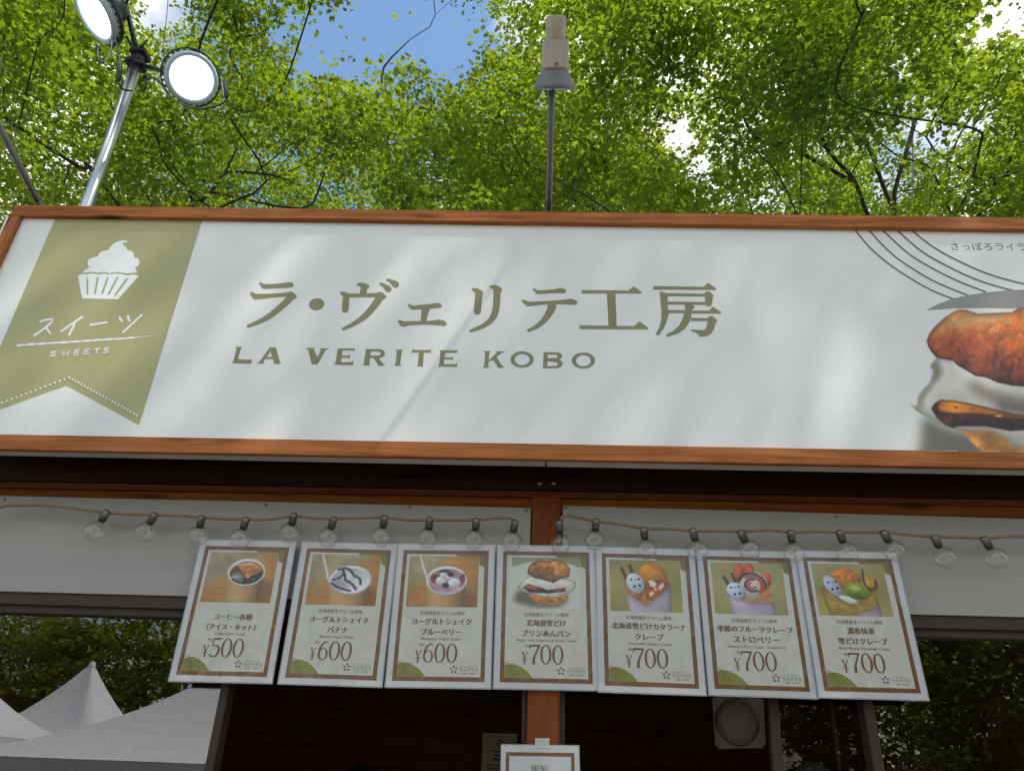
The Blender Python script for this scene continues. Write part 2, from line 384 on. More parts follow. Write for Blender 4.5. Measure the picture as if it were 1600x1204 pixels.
# body behind the front: side walls, roof, floor, back wall planks
SIDEM = wood('kiosk_side_boards', (0.12, 0.04, 0.02), (0.2, 0.07, 0.035))
box('side_wall', (XL-0.06, 2.03, 0), (XL, 4.2, 2.62), SIDEM, kiosk)
box('side_wall', (XR, 2.03, 0), (XR+0.06, 4.2, 2.62), SIDEM, kiosk)
box('roof', (XL-0.2, 1.86, 2.62), (XR+0.2, 4.4, 2.70), simple('roof_sheet', (0.10, 0.07, 0.06), 0.6), kiosk)
box('floor_deck', (XL, 2.03, 0.0), (XR, 4.2, 0.10), PLANK, kiosk)
box('back_wall', (XL-0.06, 4.12, 0), (XR+0.06, 4.2, 2.62), SIDEM, kiosk)
z = 0.12; i = 0
while z < 2.55:
    h = 0.163
    b_ = box('plank', (XL+0.01, 4.075+0.004*((i*7) % 3), z), (XR-0.01, 4.118, z+h-0.006), PLANK, kiosk, bevel=0.007)
    z += h; i += 1
box('ceiling', (XL+0.01, 2.05, 2.56), (XR-0.01, 4.07, 2.6), PLANK, kiosk)
# front: lower wall and counter (below the picture), beam, moulding, boards
box('front_wall', (XL, 2.03, 0), (XR, 2.09, 0.95), SIDEM, kiosk)
box('counter', (XL, 1.80, 0.95), (XR, 2.2, 0.99), WOOD, kiosk, bevel=0.004)
def band(name, top, bot, Yf, Yb, mat, x0=-330, x1=1960, bevel=0.0):
    (a, sa), (b, sb) = top, bot
    return slab(name, [(x0, a+sa*x0), (x1, a+sa*x1), (x1, b+sb*x1), (x0, b+sb*x0)], Yf, Yb, mat, kiosk, bevel)
band('dark_beam', (690, 0.017), (749, 0.0178), 1.945, 2.02, BEAM)
band('moulding', (746.5, 0.0180), (758.8, 0.0180), 1.962, 1.9865, MOULD, bevel=0.005)
band('lintel_board', (752, 0.0180), (784, 0.0212), 1.987, 2.02, ORANGE)
for px in (843, 865):                                        # two bolts through the beam by the post
    lathe('bolt', [(0, -0.006), (0.006, -0.006), (0.007, 0.0), (0.007, 0.004)], W(px, 755, 1.945), (0, 1, 0), SCREW, kiosk, 10)
# white panels under the lintel
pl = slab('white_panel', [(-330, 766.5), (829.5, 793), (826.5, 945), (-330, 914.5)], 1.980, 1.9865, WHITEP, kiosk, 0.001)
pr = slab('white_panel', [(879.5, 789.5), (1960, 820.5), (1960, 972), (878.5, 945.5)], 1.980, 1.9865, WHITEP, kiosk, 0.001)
for px, py in ((7, 780), (415, 789), (822, 797), (883, 793), (1307, 807), (640, 792)):
    lathe('screw', [(0, -0.0025), (0.0035, -0.002), (0.0045, 0.0), (0.0045, 0.002)], W(px, py, 1.979), (0, 1, 0), SCREW, kiosk, 10)
# middle post
slab('post', [(832.3, 770), (876, 771), (873.6, 1330), (817.5, 1330)], 1.972, 2.06, POSTM, kiosk, 0.003)
# bronze window frames
def bar(pts, Yf=1.99, Yb=2.05, parent=None, name='frame'):
    return slab(name, pts, Yf, Yb, BRONZE, parent or kiosk, 0.0015)
bar([(-330, 914.5), (832, 945.5), (832, 966), (-330, 933.5)], 1.988, 2.05, name='head_rail')
bar([(877, 945.5), (1960, 972), (1960, 993.5), (877, 966)], 1.988, 2.05, name='head_rail')
bar([(-330, 933.9), (832, 966.4), (832, 980), (-330, 946.5)], 2.001, 2.045, name='window_track')
bar([(877, 966.4), (1960, 993.9), (1960, 1007), (877, 980)], 2.001, 2.045, name='window_track')
def vbar(xt, xb, wt, wb, Yf=1.995, Yb=2.04, y0=965, y1=1500, parent=None, name='frame'):
    # upright given by its left edge at y=1090 and at y=1204 (photo pixels) and its widths there
    s = (xb-xt)/114.0; sw = (wb-wt)/114.0
    f = lambda y: xt+s*(y-1090); w_ = lambda y: wt+sw*(y-1090)
    return slab(name, [(f(y0), y0), (f(y0)+w_(y0), y0), (f(y1)+w_(y1), y1), (f(y1), y1)], Yf, Yb, BRONZE, parent or kiosk, 0.0015)
vbar(815.5, 814.8, 6.5, 6.5, name='jamb'); vbar(874.5, 874.2, 8, 8, name='jamb')
# left fixed window with its reflecting pane
# left window: jamb at x 341..354 (y=1090)
wl = vbar(341.5, 318.5, 13.5, 14.0, name='window'); wl['label'] = 'left window pane reflecting white tents and green trees'
gl = slab('glass', [(-330, 945), (371, 965), (250, 1560), (-520, 1560)], 2.020, 2.024, PANE)
gl.parent = wl
# right window
wr = vbar(1347, 1366, 16, 17, name='window'); wr['label'] = 'right window pane reflecting dark trees'
gr_ = slab('glass', [(1333, 978), (1960, 996), (2150, 1560), (1440, 1560)], 2.020, 2.024, PANE)
gr_.parent = wr
# sliding sash pushed behind it
ws = vbar(1200, 1208, 16, 17, 2.03, 2.055, name='window'); ws['label'] = 'open sliding sash with its glass reflection turned down'
vb2 = vbar(1297, 1311, 4, 4, 2.045, 2.06, name='sash_stile'); vb2.parent = ws; vb2.matrix_parent_inverse = Matrix()
gs_ = slab('glass', [(1194, 975), (1352, 979), (1440, 1560), (1240, 1560)], 2.040, 2.044, SASHG)
gs_.parent = ws

# ================================================================ SIGN
sign = thing('signboard', 'long white signboard with olive ribbon and lettering in a stained wooden frame', 'signboard', (0, YS, 2.38))
PY = YS+0.017
slab('frame_board', [(23, 320), (1960, 343.5), (1960, 363), (14.5, 335.7)], YS, YS+0.038, WOOD, sign, 0.0015)
slab('frame_board', [(14.0, 336.2), (31.5, 336.2), (-124, 675.0), (-143, 675.0)], YS+0.001, YS+0.038, WOODZ, sign, 0.0015)
slab('frame_board', [(-154, 675.3), (1960, 711.8), (1960, 738), (-165, 698.4)], YS-0.001, YS+0.0145, WOOD, sign, 0.0015)
_zt, _zb = W(1960, 363, YS).z-0.002, W(1960, 711.8, YS).z+0.002
slab('frame_board', [(2.022, _zt), (2.06, _zt), (2.06, _zb), (2.022, _zb)], YS+0.001, YS+0.038, WOODZ, sign, 0.0015, world=True)
slab('panel', [(10, 338), (1960, 361), (1960, 716), (-135, 679)], PY, PY+0.006, SIGNW, sign)
# box behind the panel whose pale underside shows
slab('box_board', [(-160, 676), (852, 694), (852, 717.5), (-165, 697.2)], YS+0.016, YS+0.064, SIGNB, sign)
slab('box_board', [(854.5, 694), (1960, 714), (1960, 737), (854.5, 717.6)], YS+0.016, YS+0.064, SIGNB, sign)
slab('back_sheet', [(30, 326), (1960, 352), (1960, 700), (-120, 672)], YS+0.064, YS+0.070, SIDEM, sign)
for px in (60, 500, 1000, 1500):                               # brackets that tie the sign to the kiosk front
    a = W(px, 690, YS+0.07); box('bracket', (a.x-0.02, YS+0.07, 2.50), (a.x+0.02, 1.99, 2.54), BLACKM, sign)
_off = [0]
def decal(name, polys, mat, parent, Y, px=True, step=0.00012, conv=None):
    """flat print: polygons in photo pixels on the sign plane"""
    V = []; F = []
    for k, poly in enumerate(polys):
        b = len(V)
        for p in poly:
            q = conv(p) if conv else p
            w_ = W(q[0], q[1], Y); V.append(Vector((w_.x, Y-step*k, w_.z)))
        F.append(tuple(range(b, b+len(poly))))
    o = mesh_obj(name, V, F, mat)
    # make all faces look towards the viewer
    bm = bmesh.new(); bm.from_mesh(o.data)
    for f in bm.faces:
        f.normal_update()
        if f.normal.y > 0: f.normal_flip()
    bm.to_mesh(o.data); bm.free()
    return adopt(o, parent)
def Z(ox, oy, s):
    return lambda p: (ox+p[0]/s, oy+p[1]/s)
def ell(cx, cy, rx, ry, n=28, rot=0.0):
    return [(cx+rx*math.cos(a)*math.cos(rot)-ry*math.sin(a)*math.sin(rot), cy+rx*math.cos(a)*math.sin(rot)+ry*math.sin(a)*math.cos(rot)) for a in [2*math.pi*k/n for k in range(n)]]
def ring(cx, cy, rx, ry, ix, iy, n=32):
    o = ell(cx, cy, rx, ry, n); i_ = ell(cx, cy, ix, iy, n)
    return [[o[k], o[(k+1) % n], i_[(k+1) % n], i_[k]] for k in range(n)]
def stroke(pts, w, taper=None):
    """polyline with width -> one polygon"""
    P = [Vector((p[0], p[1])) for p in pts]; A = []; B = []; n = len(P)
    for i, p in enumerate(P):
        t = (P[min(i+1, n-1)]-P[max(i-1, 0)]).normalized(); nn = Vector((-t.y, t.x))
        ww = (w[i] if hasattr(w, '__len__') else w)/2
        A.append(p+nn*ww); B.append(p-nn*ww)
    t0 = (P[1]-P[0]).normalized(); t1 = (P[-1]-P[-2]).normalized(); w0 = (w[0] if hasattr(w, '__len__') else w); w1 = (w[-1] if hasattr(w, '__len__') else w)
    return [tuple(q) for q in A] + [tuple(P[-1]+t1*w1*0.4)] + [tuple(q) for q in B[::-1]] + [tuple(P[0]-t0*w0*0.4)]
INK = simple('olive_lettering', (0.25, 0.228, 0.11), 0.4, var=0.04)
RIB = simple('olive_ribbon', (0.42, 0.40, 0.185), 0.4, var=0.04, scale=4)
D1 = PY-0.0005; D2 = PY-0.0010; D3 = PY-0.0015; D4 = PY-0.0020
z2 = Z(0, 310, 2.9375)
decal('ribbon', [[(255, 88), (928, 100), (638, 1040), (305, 857), (-147, 1021)]], RIB, sign, D1, conv=z2)
dots = []
for k in range(15): t = k/14; dots.append(ell(10+310*t, 936-114*t, 5.4, 4.6, 10))
for k in range(1, 23): t = k/22; dots.append(ell(320+312*t, 822+175*t, 5.4, 4.6, 10))
WHT = pm((243, 244, 243), var=0.02)
decal('ribbon_stitching', dots, WHT, sign, D2, conv=z2)
z5 = Z(20, 360, 5.47)
decal('cupcake_emblem', [[(595, 358), (620, 335), (658, 312), (640, 295), (638, 270), (652, 245), (690, 228), (728, 222), (735, 200), (755, 182), (790, 170), (820, 165), (832, 145), (855, 118), (890, 97), (930, 85), (975, 88), (978, 102), (945, 104), (935, 112), (950, 128), (970, 145), (980, 168), (1010, 172), (1032, 192), (1037, 232), (1065, 236), (1082, 255), (1082, 285), (1068, 305), (1042, 316), (1055, 335), (1060, 362), (1020, 362), (990, 370), (940, 362), (885, 355), (830, 366), (780, 355), (735, 362), (680, 355), (635, 360)],
    [(556, 383), (600, 372), (630, 376), (680, 367), (735, 376), (785, 368), (830, 378), (885, 368), (940, 376), (990, 384), (1030, 376), (1078, 388), (900, 588), (592, 582)]], WHT, sign, D2, conv=z5)
decal('cupcake_pleats', [stroke(p, 15) for p in ([(637, 408), (637, 542)], [(727, 400), (702, 540)], [(812, 402), (765, 535)], [(895, 402), (820, 542)], [(978, 412), (877, 548)])], RIB, sign, D3, conv=z5)
hw = [[(232, 778), (290, 761), (345, 758), (328, 787), (270, 838), (180, 897)], [(287, 832), (320, 880)], [(597, 735), (505, 798), (412, 862)], [(532, 790), (503, 850), (480, 895)], [(660, 806), (805, 785)],
      [(915, 738), (920, 760), (938, 775)], [(985, 730), (988, 755), (1000, 772)], [(1105, 718), (1030, 790), (940, 872)]]
for a_, b_ in ((0, 2), (2, 4), (4, 5), (5, 8)): decal('handwritten_letter', [stroke(p, 17 if len(p) != 3 or p[0][0] not in (915, 985) else 22) for p in hw[a_:b_]], WHT, sign, D2, conv=z5)
ul = []; r_ = random.Random(3)
top = []; bot = []
for k in range(40):
    t = k/39; x = 32+1010*t; y = 982-64*t; wd = 9+3*math.sin(k*1.7)
    top.append((x, y-wd*(0.7+0.5*r_.random()))); bot.append((x, y+wd*(0.5+0.6*r_.random())*(1-0.3*t)))
ul.append(top+bot[::-1])
for k in range(9): ul.append(stroke([(1050+17*k, 914-1.2*k), (1060+17*k, 913-1.2*k)], 8-0.5*k))
decal('brush_underline', ul, WHT, sign, D2, conv=z5)
sw = {'S': [[(46, 4), (20, 0), (4, 8), (12, 18), (36, 22), (44, 33), (26, 41), (0, 37)]], 'W': [[(0, 0), (14, 40), (30, 6), (44, 40), (64, 0)]],
      'E': [[(46, 1), (6, 1), (0, 40), (42, 40)], [(4, 20), (38, 20)]], 'T': [[(0, 1), (50, 1)], [(25, 1), (20, 40)]]}
ww = []
for ch, x, y in (('S', 318, 1034), ('W', 418, 1028), ('E', 520, 1022), ('E', 608, 1016), ('T', 694, 1012), ('S', 772, 1008)):
    for s_ in sw[ch]: ww.append(stroke([(x+a+ (40-b)*0.12, y+b-a*0.07) for a, b in s_], 10))
decal('small_lettering', ww, WHT, sign, D2, conv=z5)
# main lettering
z1 = Z(340, 420, 5.0); zz2 = Z(640, 420, 5.714); z3 = Z(880, 420, 5.714)
ident = lambda p: p
J = []
def addp(conv, *polys):
    for p in polys: J.append([conv(q) for q in p])
addp(z1, [(322, 112), (336, 104), (362, 118), (440, 117), (530, 109), (556, 103), (585, 108), (596, 126), (585, 142), (560, 147), (362, 157), (345, 148)],
     [(250, 186), (268, 180), (300, 195), (420, 193), (535, 186), (575, 175), (600, 190), (621, 215), (614, 228), (590, 240), (560, 272), (500, 325), (440, 372), (380, 408), (320, 434), (236, 461), (224, 441), (280, 415), (340, 385), (400, 345), (460, 295), (510, 248), (535, 217), (420, 224), (300, 240), (285, 238), (262, 215)],
     ell(774, 276, 60, 47, 30, -0.15),
     [(955, 186), (965, 175), (985, 177), (1010, 188), (1032, 196), (1028, 250), (1024, 320), (1012, 338), (995, 343), (978, 336), (970, 322), (974, 260), (980, 215), (968, 205)],
     [(1025, 193), (1110, 192), (1165, 191), (1240, 188), (1265, 179), (1290, 185), (1321, 213), (1312, 228), (1292, 240), (1262, 285), (1220, 335), (1170, 385), (1110, 425), (1050, 455), (980, 483), (968, 463), (1030, 430), (1090, 390), (1140, 345), (1185, 295), (1220, 245), (1232, 222), (1140, 220), (1025, 224)],
     [(1083, 122), (1100, 110), (1135, 108), (1165, 118), (1187, 133), (1182, 148), (1168, 158), (1163, 193), (1110, 194), (1118, 140), (1090, 130)],
     [(1264, 112), (1280, 107), (1320, 122), (1350, 138), (1360, 155), (1355, 173), (1338, 184), (1318, 178), (1305, 160), (1290, 140), (1265, 122)],
     [(1320, 84), (1330, 76), (1370, 86), (1405, 98), (1419, 120), (1410, 140), (1390, 149), (1370, 140), (1355, 120), (1340, 102), (1320, 94)])
addp(ident, [(636.8, 476.6), (639.6, 474.4), (645, 477.5), (657.5, 476), (673.3, 474.8), (682, 472.9), (688.1, 473.9), (690.8, 477.8), (688.1, 480.9), (671.5, 482.1), (658, 483), (645, 484), (641, 482.4)],
     [(621.4, 501), (624, 499.6), (631, 502), (640, 501.4), (656.6, 501.6), (675, 500.9), (686.4, 499.1), (693.4, 500.5), (698.1, 504.4), (697.8, 507.5), (694.6, 509.3), (675, 507.2), (655.8, 507.2), (640, 508.2), (630, 510.8), (626, 509), (622.4, 504)])
addp(zz2, [(105, 355), (175, 355), (178, 372), (165, 400), (150, 465), (95, 468), (105, 400)],
     [(552, 180), (565, 172), (600, 172), (640, 190), (658, 208), (650, 235), (643, 300), (638, 380), (625, 405), (605, 410), (582, 402), (573, 380), (580, 300), (588, 215), (570, 200)],
     [(708, 158), (725, 148), (760, 143), (800, 155), (826, 180), (824, 195), (812, 210), (808, 300), (800, 370), (780, 430), (740, 480), (680, 520), (610, 550), (540, 567), (530, 545), (590, 520), (650, 490), (700, 450), (730, 400), (742, 340), (748, 250), (748, 185), (722, 170)],
     [(1097, 182), (1110, 172), (1140, 190), (1200, 190), (1290, 182), (1345, 170), (1385, 178), (1400, 195), (1392, 212), (1370, 217), (1260, 218), (1150, 226), (1130, 220)],
     [(1000, 283), (1015, 273), (1060, 292), (1200, 288), (1350, 278), (1440, 266), (1485, 280), (1500, 298), (1492, 315), (1465, 320), (1350, 316), (1200, 318), (1060, 335), (1040, 328), (1010, 300)],
     [(1232, 315), (1300, 312), (1312, 335), (1300, 365), (1260, 430), (1210, 485), (1150, 530), (1060, 565), (1043, 545), (1110, 510), (1165, 460), (1205, 405), (1230, 350)])
addp(z3, [(165, 188), (585, 193), (628, 155), (705, 210), (695, 221), (165, 220)], [(390, 218), (466, 218), (478, 512), (405, 512)], [(145, 503), (632, 510), (680, 468), (762, 528), (755, 540), (145, 537)],
     [(804, 153), (1253, 160), (1296, 124), (1370, 178), (1362, 188), (804, 185)],
     [(860, 200), (935, 218), (930, 300), (942, 400), (925, 470), (895, 535), (848, 598), (825, 582), (860, 520), (875, 450), (878, 380), (870, 300)],
     [(930, 216), (1258, 222), (1280, 198), (1310, 205), (1345, 240), (1335, 255), (1330, 310), (1318, 332), (1280, 332), (1268, 320), (1265, 246), (930, 244)],
     [(930, 290), (1270, 296), (1270, 322), (930, 318)], [(938, 366), (1090, 368), (1150, 372), (1303, 372), (1336, 337), (1411, 385), (1405, 400), (938, 394)],
     [(1085, 318), (1150, 322), (1172, 335), (1168, 350), (1155, 358), (1148, 372), (1088, 368)],
     [(1088, 366), (1150, 372), (1145, 410), (1130, 470), (1090, 530), (1030, 575), (930, 607), (915, 588), (980, 555), (1030, 510), (1065, 450), (1078, 400)],
     [(1140, 436), (1290, 440), (1310, 418), (1340, 425), (1378, 460), (1370, 472), (1360, 480), (1350, 530), (1325, 575), (1285, 600), (1220, 606), (1205, 585), (1180, 565), (1143, 555), (1143, 538), (1200, 545), (1260, 545), (1280, 520), (1288, 465), (1140, 464)])
JS = J
for a_, b_ in ((0, 2), (2, 3), (3, 8), (8, 11), (11, 13), (13, 16), (16, 19), (19, 27)): decal('japanese_letter', JS[a_:b_], INK, sign, D1, step=0.00003)
J = []
addp(z1, [(143, 608), (192, 608), (188, 616), (182, 618), (160, 705), (240, 710), (258, 706), (268, 710), (262, 740), (110, 735), (113, 727), (122, 724), (148, 620), (140, 616)],
     [(405, 615), (428, 622), (352, 735), (318, 735)], [(403, 612), (456, 612), (490, 738), (444, 738)], [(375, 686), (440, 686), (444, 703), (366, 703)], [(312, 728), (362, 728), (360, 739), (310, 739)], [(436, 728), (494, 728), (494, 740), (436, 740)],
     [(705, 622), (750, 622), (790, 715), (770, 745), (735, 745)], [(812, 622), (850, 622), (782, 745), (752, 745)], [(695, 616), (757, 617), (757, 627), (695, 626)], [(800, 620), (868, 620), (866, 630), (800, 630)],
     [(938, 622), (980, 622), (962, 745), (918, 748)], [(936, 622), (1072, 620), (1066, 645), (1055, 636), (970, 638)], [(968, 676), (1035, 678), (1030, 695), (968, 692)], [(1025, 668), (1036, 668), (1030, 700), (1022, 698)], [(915, 730), (1060, 728), (1058, 752), (913, 748)], [(1048, 720), (1060, 722), (1056, 752), (1044, 748)],
     [(1160, 626), (1200, 626), (1184, 750), (1140, 752)], [(1135, 743), (1190, 743), (1188, 754), (1134, 754)], [(1155, 626), (1270, 626), (1300, 640), (1308, 660), (1300, 682), (1270, 695), (1190, 695), (1192, 677), (1262, 676), (1278, 660), (1265, 645), (1195, 643), (1155, 640)], [(1215, 692), (1255, 692), (1300, 750), (1258, 752)], [(1250, 745), (1306, 745), (1304, 755), (1250, 755)],
     [(1402, 632), (1440, 632), (1425, 752), (1388, 752)], [(1395, 629), (1450, 631), (1448, 640), (1394, 639)], [(1380, 745), (1435, 746), (1434, 756), (1380, 755)])
addp(zz2, [(85, 725), (128, 725), (118, 868), (72, 868)], [(25, 722), (192, 724), (190, 746), (22, 744)], [(22, 716), (32, 716), (30, 754), (20, 754)], [(182, 718), (193, 718), (190, 756), (180, 754)], [(66, 862), (122, 862), (120, 870), (64, 870)],
     [(277, 725), (318, 725), (305, 868), (262, 870)], [(270, 727), (428, 725), (426, 750), (275, 747)], [(300, 790), (388, 790), (386, 808), (300, 806)], [(378, 782), (389, 782), (385, 814), (376, 814)], [(262, 848), (422, 850), (420, 874), (258, 872)], [(414, 842), (425, 842), (420, 880), (410, 878)],
     [(675, 735), (712, 735), (702, 878), (665, 878)], [(790, 738), (835, 738), (725, 825), (700, 822)], [(735, 795), (775, 785), (840, 878), (790, 878)], [(662, 734), (722, 734), (720, 744), (662, 744)], [(658, 872), (710, 872), (708, 882), (656, 882)], [(772, 736), (848, 738), (846, 747), (772, 746)], [(785, 872), (846, 872), (844, 882), (785, 882)],
     [(1197, 742), (1235, 742), (1228, 885), (1190, 887)], [(1190, 742), (1330, 745), (1358, 760), (1362, 782), (1350, 800), (1325, 812), (1230, 810), (1232, 795), (1312, 794), (1322, 780), (1310, 765), (1230, 763)], [(1230, 808), (1335, 808), (1362, 825), (1368, 850), (1355, 872), (1325, 886), (1190, 886), (1190, 868), (1310, 866), (1325, 850), (1312, 832), (1230, 826)],
     *ring(1005, 808, 104, 72, 66, 50))
addp(z3, *ring(180, 818, 104, 72, 66, 50))
LT_ = [J[0:1], J[1:6], J[6:10], J[10:16], J[16:21], J[21:24], J[24:29], J[29:35], J[35:42], J[42:45], J[45:77], J[77:109]]
for q in LT_: decal('latin_letter', q, INK, sign, D1, step=0.00002)
# curved lines, grey arc, small heading and printed pastry at the right end
z4 = Z(1280, 310, 2.675)
LINE = pm((112, 98, 88), var=0.03)
def sp2(pts, n=6): return [(q.x, q.y) for q in spline([(p[0], p[1], 0) for p in pts], n)]
decal('curved_lines', [stroke(sp2(p), 6.2) for p in ([(146, 128), (215, 208), (300, 280), (400, 345), (480, 388), (560, 420)], [(203, 128), (300, 228), (400, 300), (500, 355), (622, 405)], [(260, 128), (370, 228), (470, 290), (580, 345), (695, 390)],
      [(319, 128), (430, 222), (540, 285), (660, 340), (800, 382), (1000, 425)], [(379, 128), (480, 205), (600, 270), (720, 320), (860, 358), (1100, 410)])], LINE, sign, D1, conv=z4)
decal('grey_arc', [[(448, 466), (500, 440), (560, 418), (622, 404), (700, 392), (800, 383), (870, 380), (1100, 384), (1300, 420), (1300, 470), (870, 458), (700, 455), (560, 458)]], pm((148, 146, 142), var=0.03), sign, D2, conv=z4)
def text_mesh(body, size=1.0, shear=0.0, offset=0.0, space=1.0):
    cu = bpy.data.curves.new('txt', 'FONT'); cu.body = body; cu.size = size; cu.align_x = 'CENTER'; cu.align_y = 'CENTER'; cu.shear = shear; cu.offset = offset; cu.space_character = space
    cu.resolution_u = 2
    o = bpy.data.objects.new('txt', cu); C.objects.link(o); bpy.context.view_layer.update()
    me = bpy.data.meshes.new_from_object(o.evaluated_get(bpy.context.evaluated_depsgraph_get()))
    bpy.data.objects.remove(o); bpy.data.curves.remove(cu)
    V = [v.co.copy() for v in me.vertices]; F = [tuple(p.vertices) for p in me.polygons]; bpy.data.meshes.remove(me)
    # centre vertically on the drawn outline
    ys = [v.y for v in V]; cy = (min(ys)+max(ys))/2
    return [Vector((v.x, v.y-cy, 0)) for v in V], F
def text_on_sign(name, body, pl, pr_, size_px, mat, Y):
    a = W(*pl, Y); b = W(*pr_, Y); u = (b-a); wd = u.length; u.normalize(); v_ = Vector((-u.z, 0, u.x))
    V, F = text_mesh(body); x0 = min(q.x for q in V); x1 = max(q.x for q in V); s = wd/(x1-x0)
    h = s*size_px
    V = [a + u*((q.x-x0)*s) + v_*(q.y*h) for q in V]
    return adopt(mesh_obj(name, V, F, mat), sign)
text_on_sign('heading_lettering', 'さっぽろライラ', (1485.5, 384.5), (1603, 385.5), 1.0, pm((100, 88, 82), var=0.03), D1)
z8 = Z(1420, 440, 4.3)
def pastry_picture():
    SX, SY = 1520.0, 1152.0
    bgc = tuple(255*((1.055*c**(1/2.4)-0.055)) for c in (0.82, 0.81, 0.78))
    cv = Canvas(310, 236, SX, SY, bgc, 21)
    # soft printed shadow below
    cv.poly([(60, 1170), (85, 1060), (90, 905), (140, 915), (280, 985), (360, 1003), (900, 1040), (900, 1170)], (112, 106, 94), 7, alpha=0.95)
    base = [(345, 985), (450, 985), (560, 1000), (774, 1060), (1200, 1050), (1250, 1160), (520, 1160), (430, 1085)]
    cv.poly(base, (196, 132, 58), 0.8, tex=0.55, scale=90, light=1.15-0.25*(cv.X-350)/400*(cv.X < 750))
    cream = [(8, 818), (40, 838), (62, 828), (72, 765), (110, 715), (150, 680), (160, 640), (166, 592), (146, 570), (176, 530), (192, 508), (300, 500), (500, 560), (774, 640), (1200, 640), (1330, 780), (1300, 1000), (1200, 1100), (774, 1116), (720, 1108), (640, 1042), (540, 990), (450, 1000), (340, 998), (290, 985), (200, 950), (110, 900), (55, 868)]
    cv.poly(cream, (214, 208, 197), 0.7, tex=0.10, scale=160); cv.dist_shade(cream, 7, 0.28)
    for pts, w_, col, so_, al in (([(180, 540), (215, 590), (205, 640), (150, 700), (95, 770), (70, 830)], 40, (150, 140, 124), 4, 0.8), ([(230, 540), (260, 590), (235, 650), (160, 740), (120, 820)], 26, (236, 232, 224), 3, 0.9), ([(170, 560), (190, 600), (175, 650)], 26, (110, 92, 62), 3, 0.8),
                               ([(300, 545), (380, 620), (500, 680), (650, 722), (900, 765), (1250, 780)], 42, (240, 237, 230), 5, 0.95), ([(210, 730), (300, 690), (380, 690), (440, 740)], 50, (228, 223, 213), 7, 0.8),
                               ([(420, 690), (520, 750), (680, 800), (900, 830), (1250, 850)], 70, (118, 102, 88), 7, 0.85), ([(600, 830), (774, 862), (1000, 880), (1250, 885)], 40, (62, 46, 38), 6, 0.85), ([(200, 770), (300, 770), (420, 790)], 26, (166, 156, 142), 5, 0.7),
                               ([(560, 1010), (700, 1030), (900, 1040)], 26, (150, 140, 128), 5, 0.7), ([(600, 985), (760, 1010), (950, 1020)], 18, (238, 236, 230), 4, 0.8)):
        cv.stroke(sp2(pts, 6), w_, col, so_, alpha=al, cover=False)
    fill = [(152, 850), (175, 815), (215, 793), (300, 797), (420, 818), (560, 850), (700, 885), (774, 895), (1250, 905), (1250, 1000), (774, 996), (680, 1000), (520, 970), (330, 968), (300, 980), (250, 960), (195, 915)]
    cv.poly(fill, (44, 20, 16), 0.8, tex=0.6, scale=60)
    cv.poly([(195, 845), (215, 803), (300, 803), (420, 824), (560, 857), (700, 891), (774, 901), (1250, 908), (1250, 925), (700, 915), (560, 895), (420, 880), (300, 880), (220, 868)], (222, 132, 26), 1.4, tex=0.28, scale=110, light=1.12-0.0011*np.clip(cv.X-250, 0, 500))
    cv.poly([(160, 850), (200, 890), (270, 905), (330, 890), (450, 886), (640, 905), (640, 920), (400, 915), (300, 930), (310, 970), (260, 955), (195, 910)], (92, 34, 26), 2, tex=0.6, scale=40, alpha=0.85)
    for x, y in ((320, 842), (640, 897), (690, 905), (430, 850)): cv.ell(x, y, 14, 6, (120, 54, 14), soft=1)
    cv.ell(605, 900, 24, 6, (248, 200, 120), soft=1.5)
    top = [(122, 395), (140, 350), (180, 300), (240, 243), (300, 205), (335, 188), (385, 190), (430, 205), (460, 215), (560, 211), (640, 208), (690, 208), (740, 175), (800, 166), (1000, 160), (1300, 190), (1450, 300), (1450, 560), (1250, 690), (900, 710), (774, 702), (700, 697), (600, 677), (520, 642), (450, 632), (400, 602), (330, 562), (300, 532), (240, 520), (192, 512), (152, 470), (130, 430)]
    m = cv.mask(top); t = np.clip((cv.Y-190)/500, 0, 1)
    c = np.zeros(cv.img.shape); 
    for k in range(3): c[..., k] = np.interp(t, [0, 0.18, 0.42, 0.75, 1], [(206, 176, 160, 112, 84)[i] if k == 0 else (140, 100, 74, 44, 30)[i] if k == 1 else (84, 46, 32, 22, 18)[i] for i in range(5)])
    hot = np.exp(-((cv.X-760)/190)**2-((cv.Y-330)/150)**2)[..., None]; c = c*(1-0.75*hot)+np.array((226, 112, 22))*0.75*hot
    n1 = cv.fbm(150, 5); n2 = cv.fbm(60, 5); n3 = cv.fbm(26, 4)
    c *= 1.25; c *= (0.66+0.68*n1)[..., None]; c *= (0.75+0.5*n2)[..., None]; c *= (0.84+0.32*n3)[..., None]
    crease = np.clip(1-np.abs(cv.fbm(140, 4)-0.5)*16, 0, 1)*np.clip((cv.Y-280)/150, 0, 1); c *= (1-0.32*crease)[..., None]
    ridge = np.clip(1-np.abs(cv.fbm(110, 4)-0.47)*18, 0, 1)*np.clip((cv.Y-300)/150, 0, 1); c = c*(1-0.35*ridge[..., None])+np.array((208, 132, 74))*0.35*ridge[..., None]
    pale = cv.blur(cv.mask([(175, 325), (240, 262), (330, 240), (480, 218), (660, 215), (640, 262), (500, 282), (400, 300), (330, 335), (240, 350)]), 4)*np.clip((cv.fbm(70, 5)-0.30)*4, 0, 1)
    c = c*(1-0.8*pale[..., None])+np.array((214, 172, 116))*0.8*pale[..., None]
    fleck = np.clip((cv.fbm(30, 3)-0.62)*9, 0, 1)*np.exp(-((cv.X-640)/150)**2-((cv.Y-300)/70)**2); c = c*(1-0.7*fleck[..., None])+np.array((236, 206, 160))*0.7*fleck[..., None]
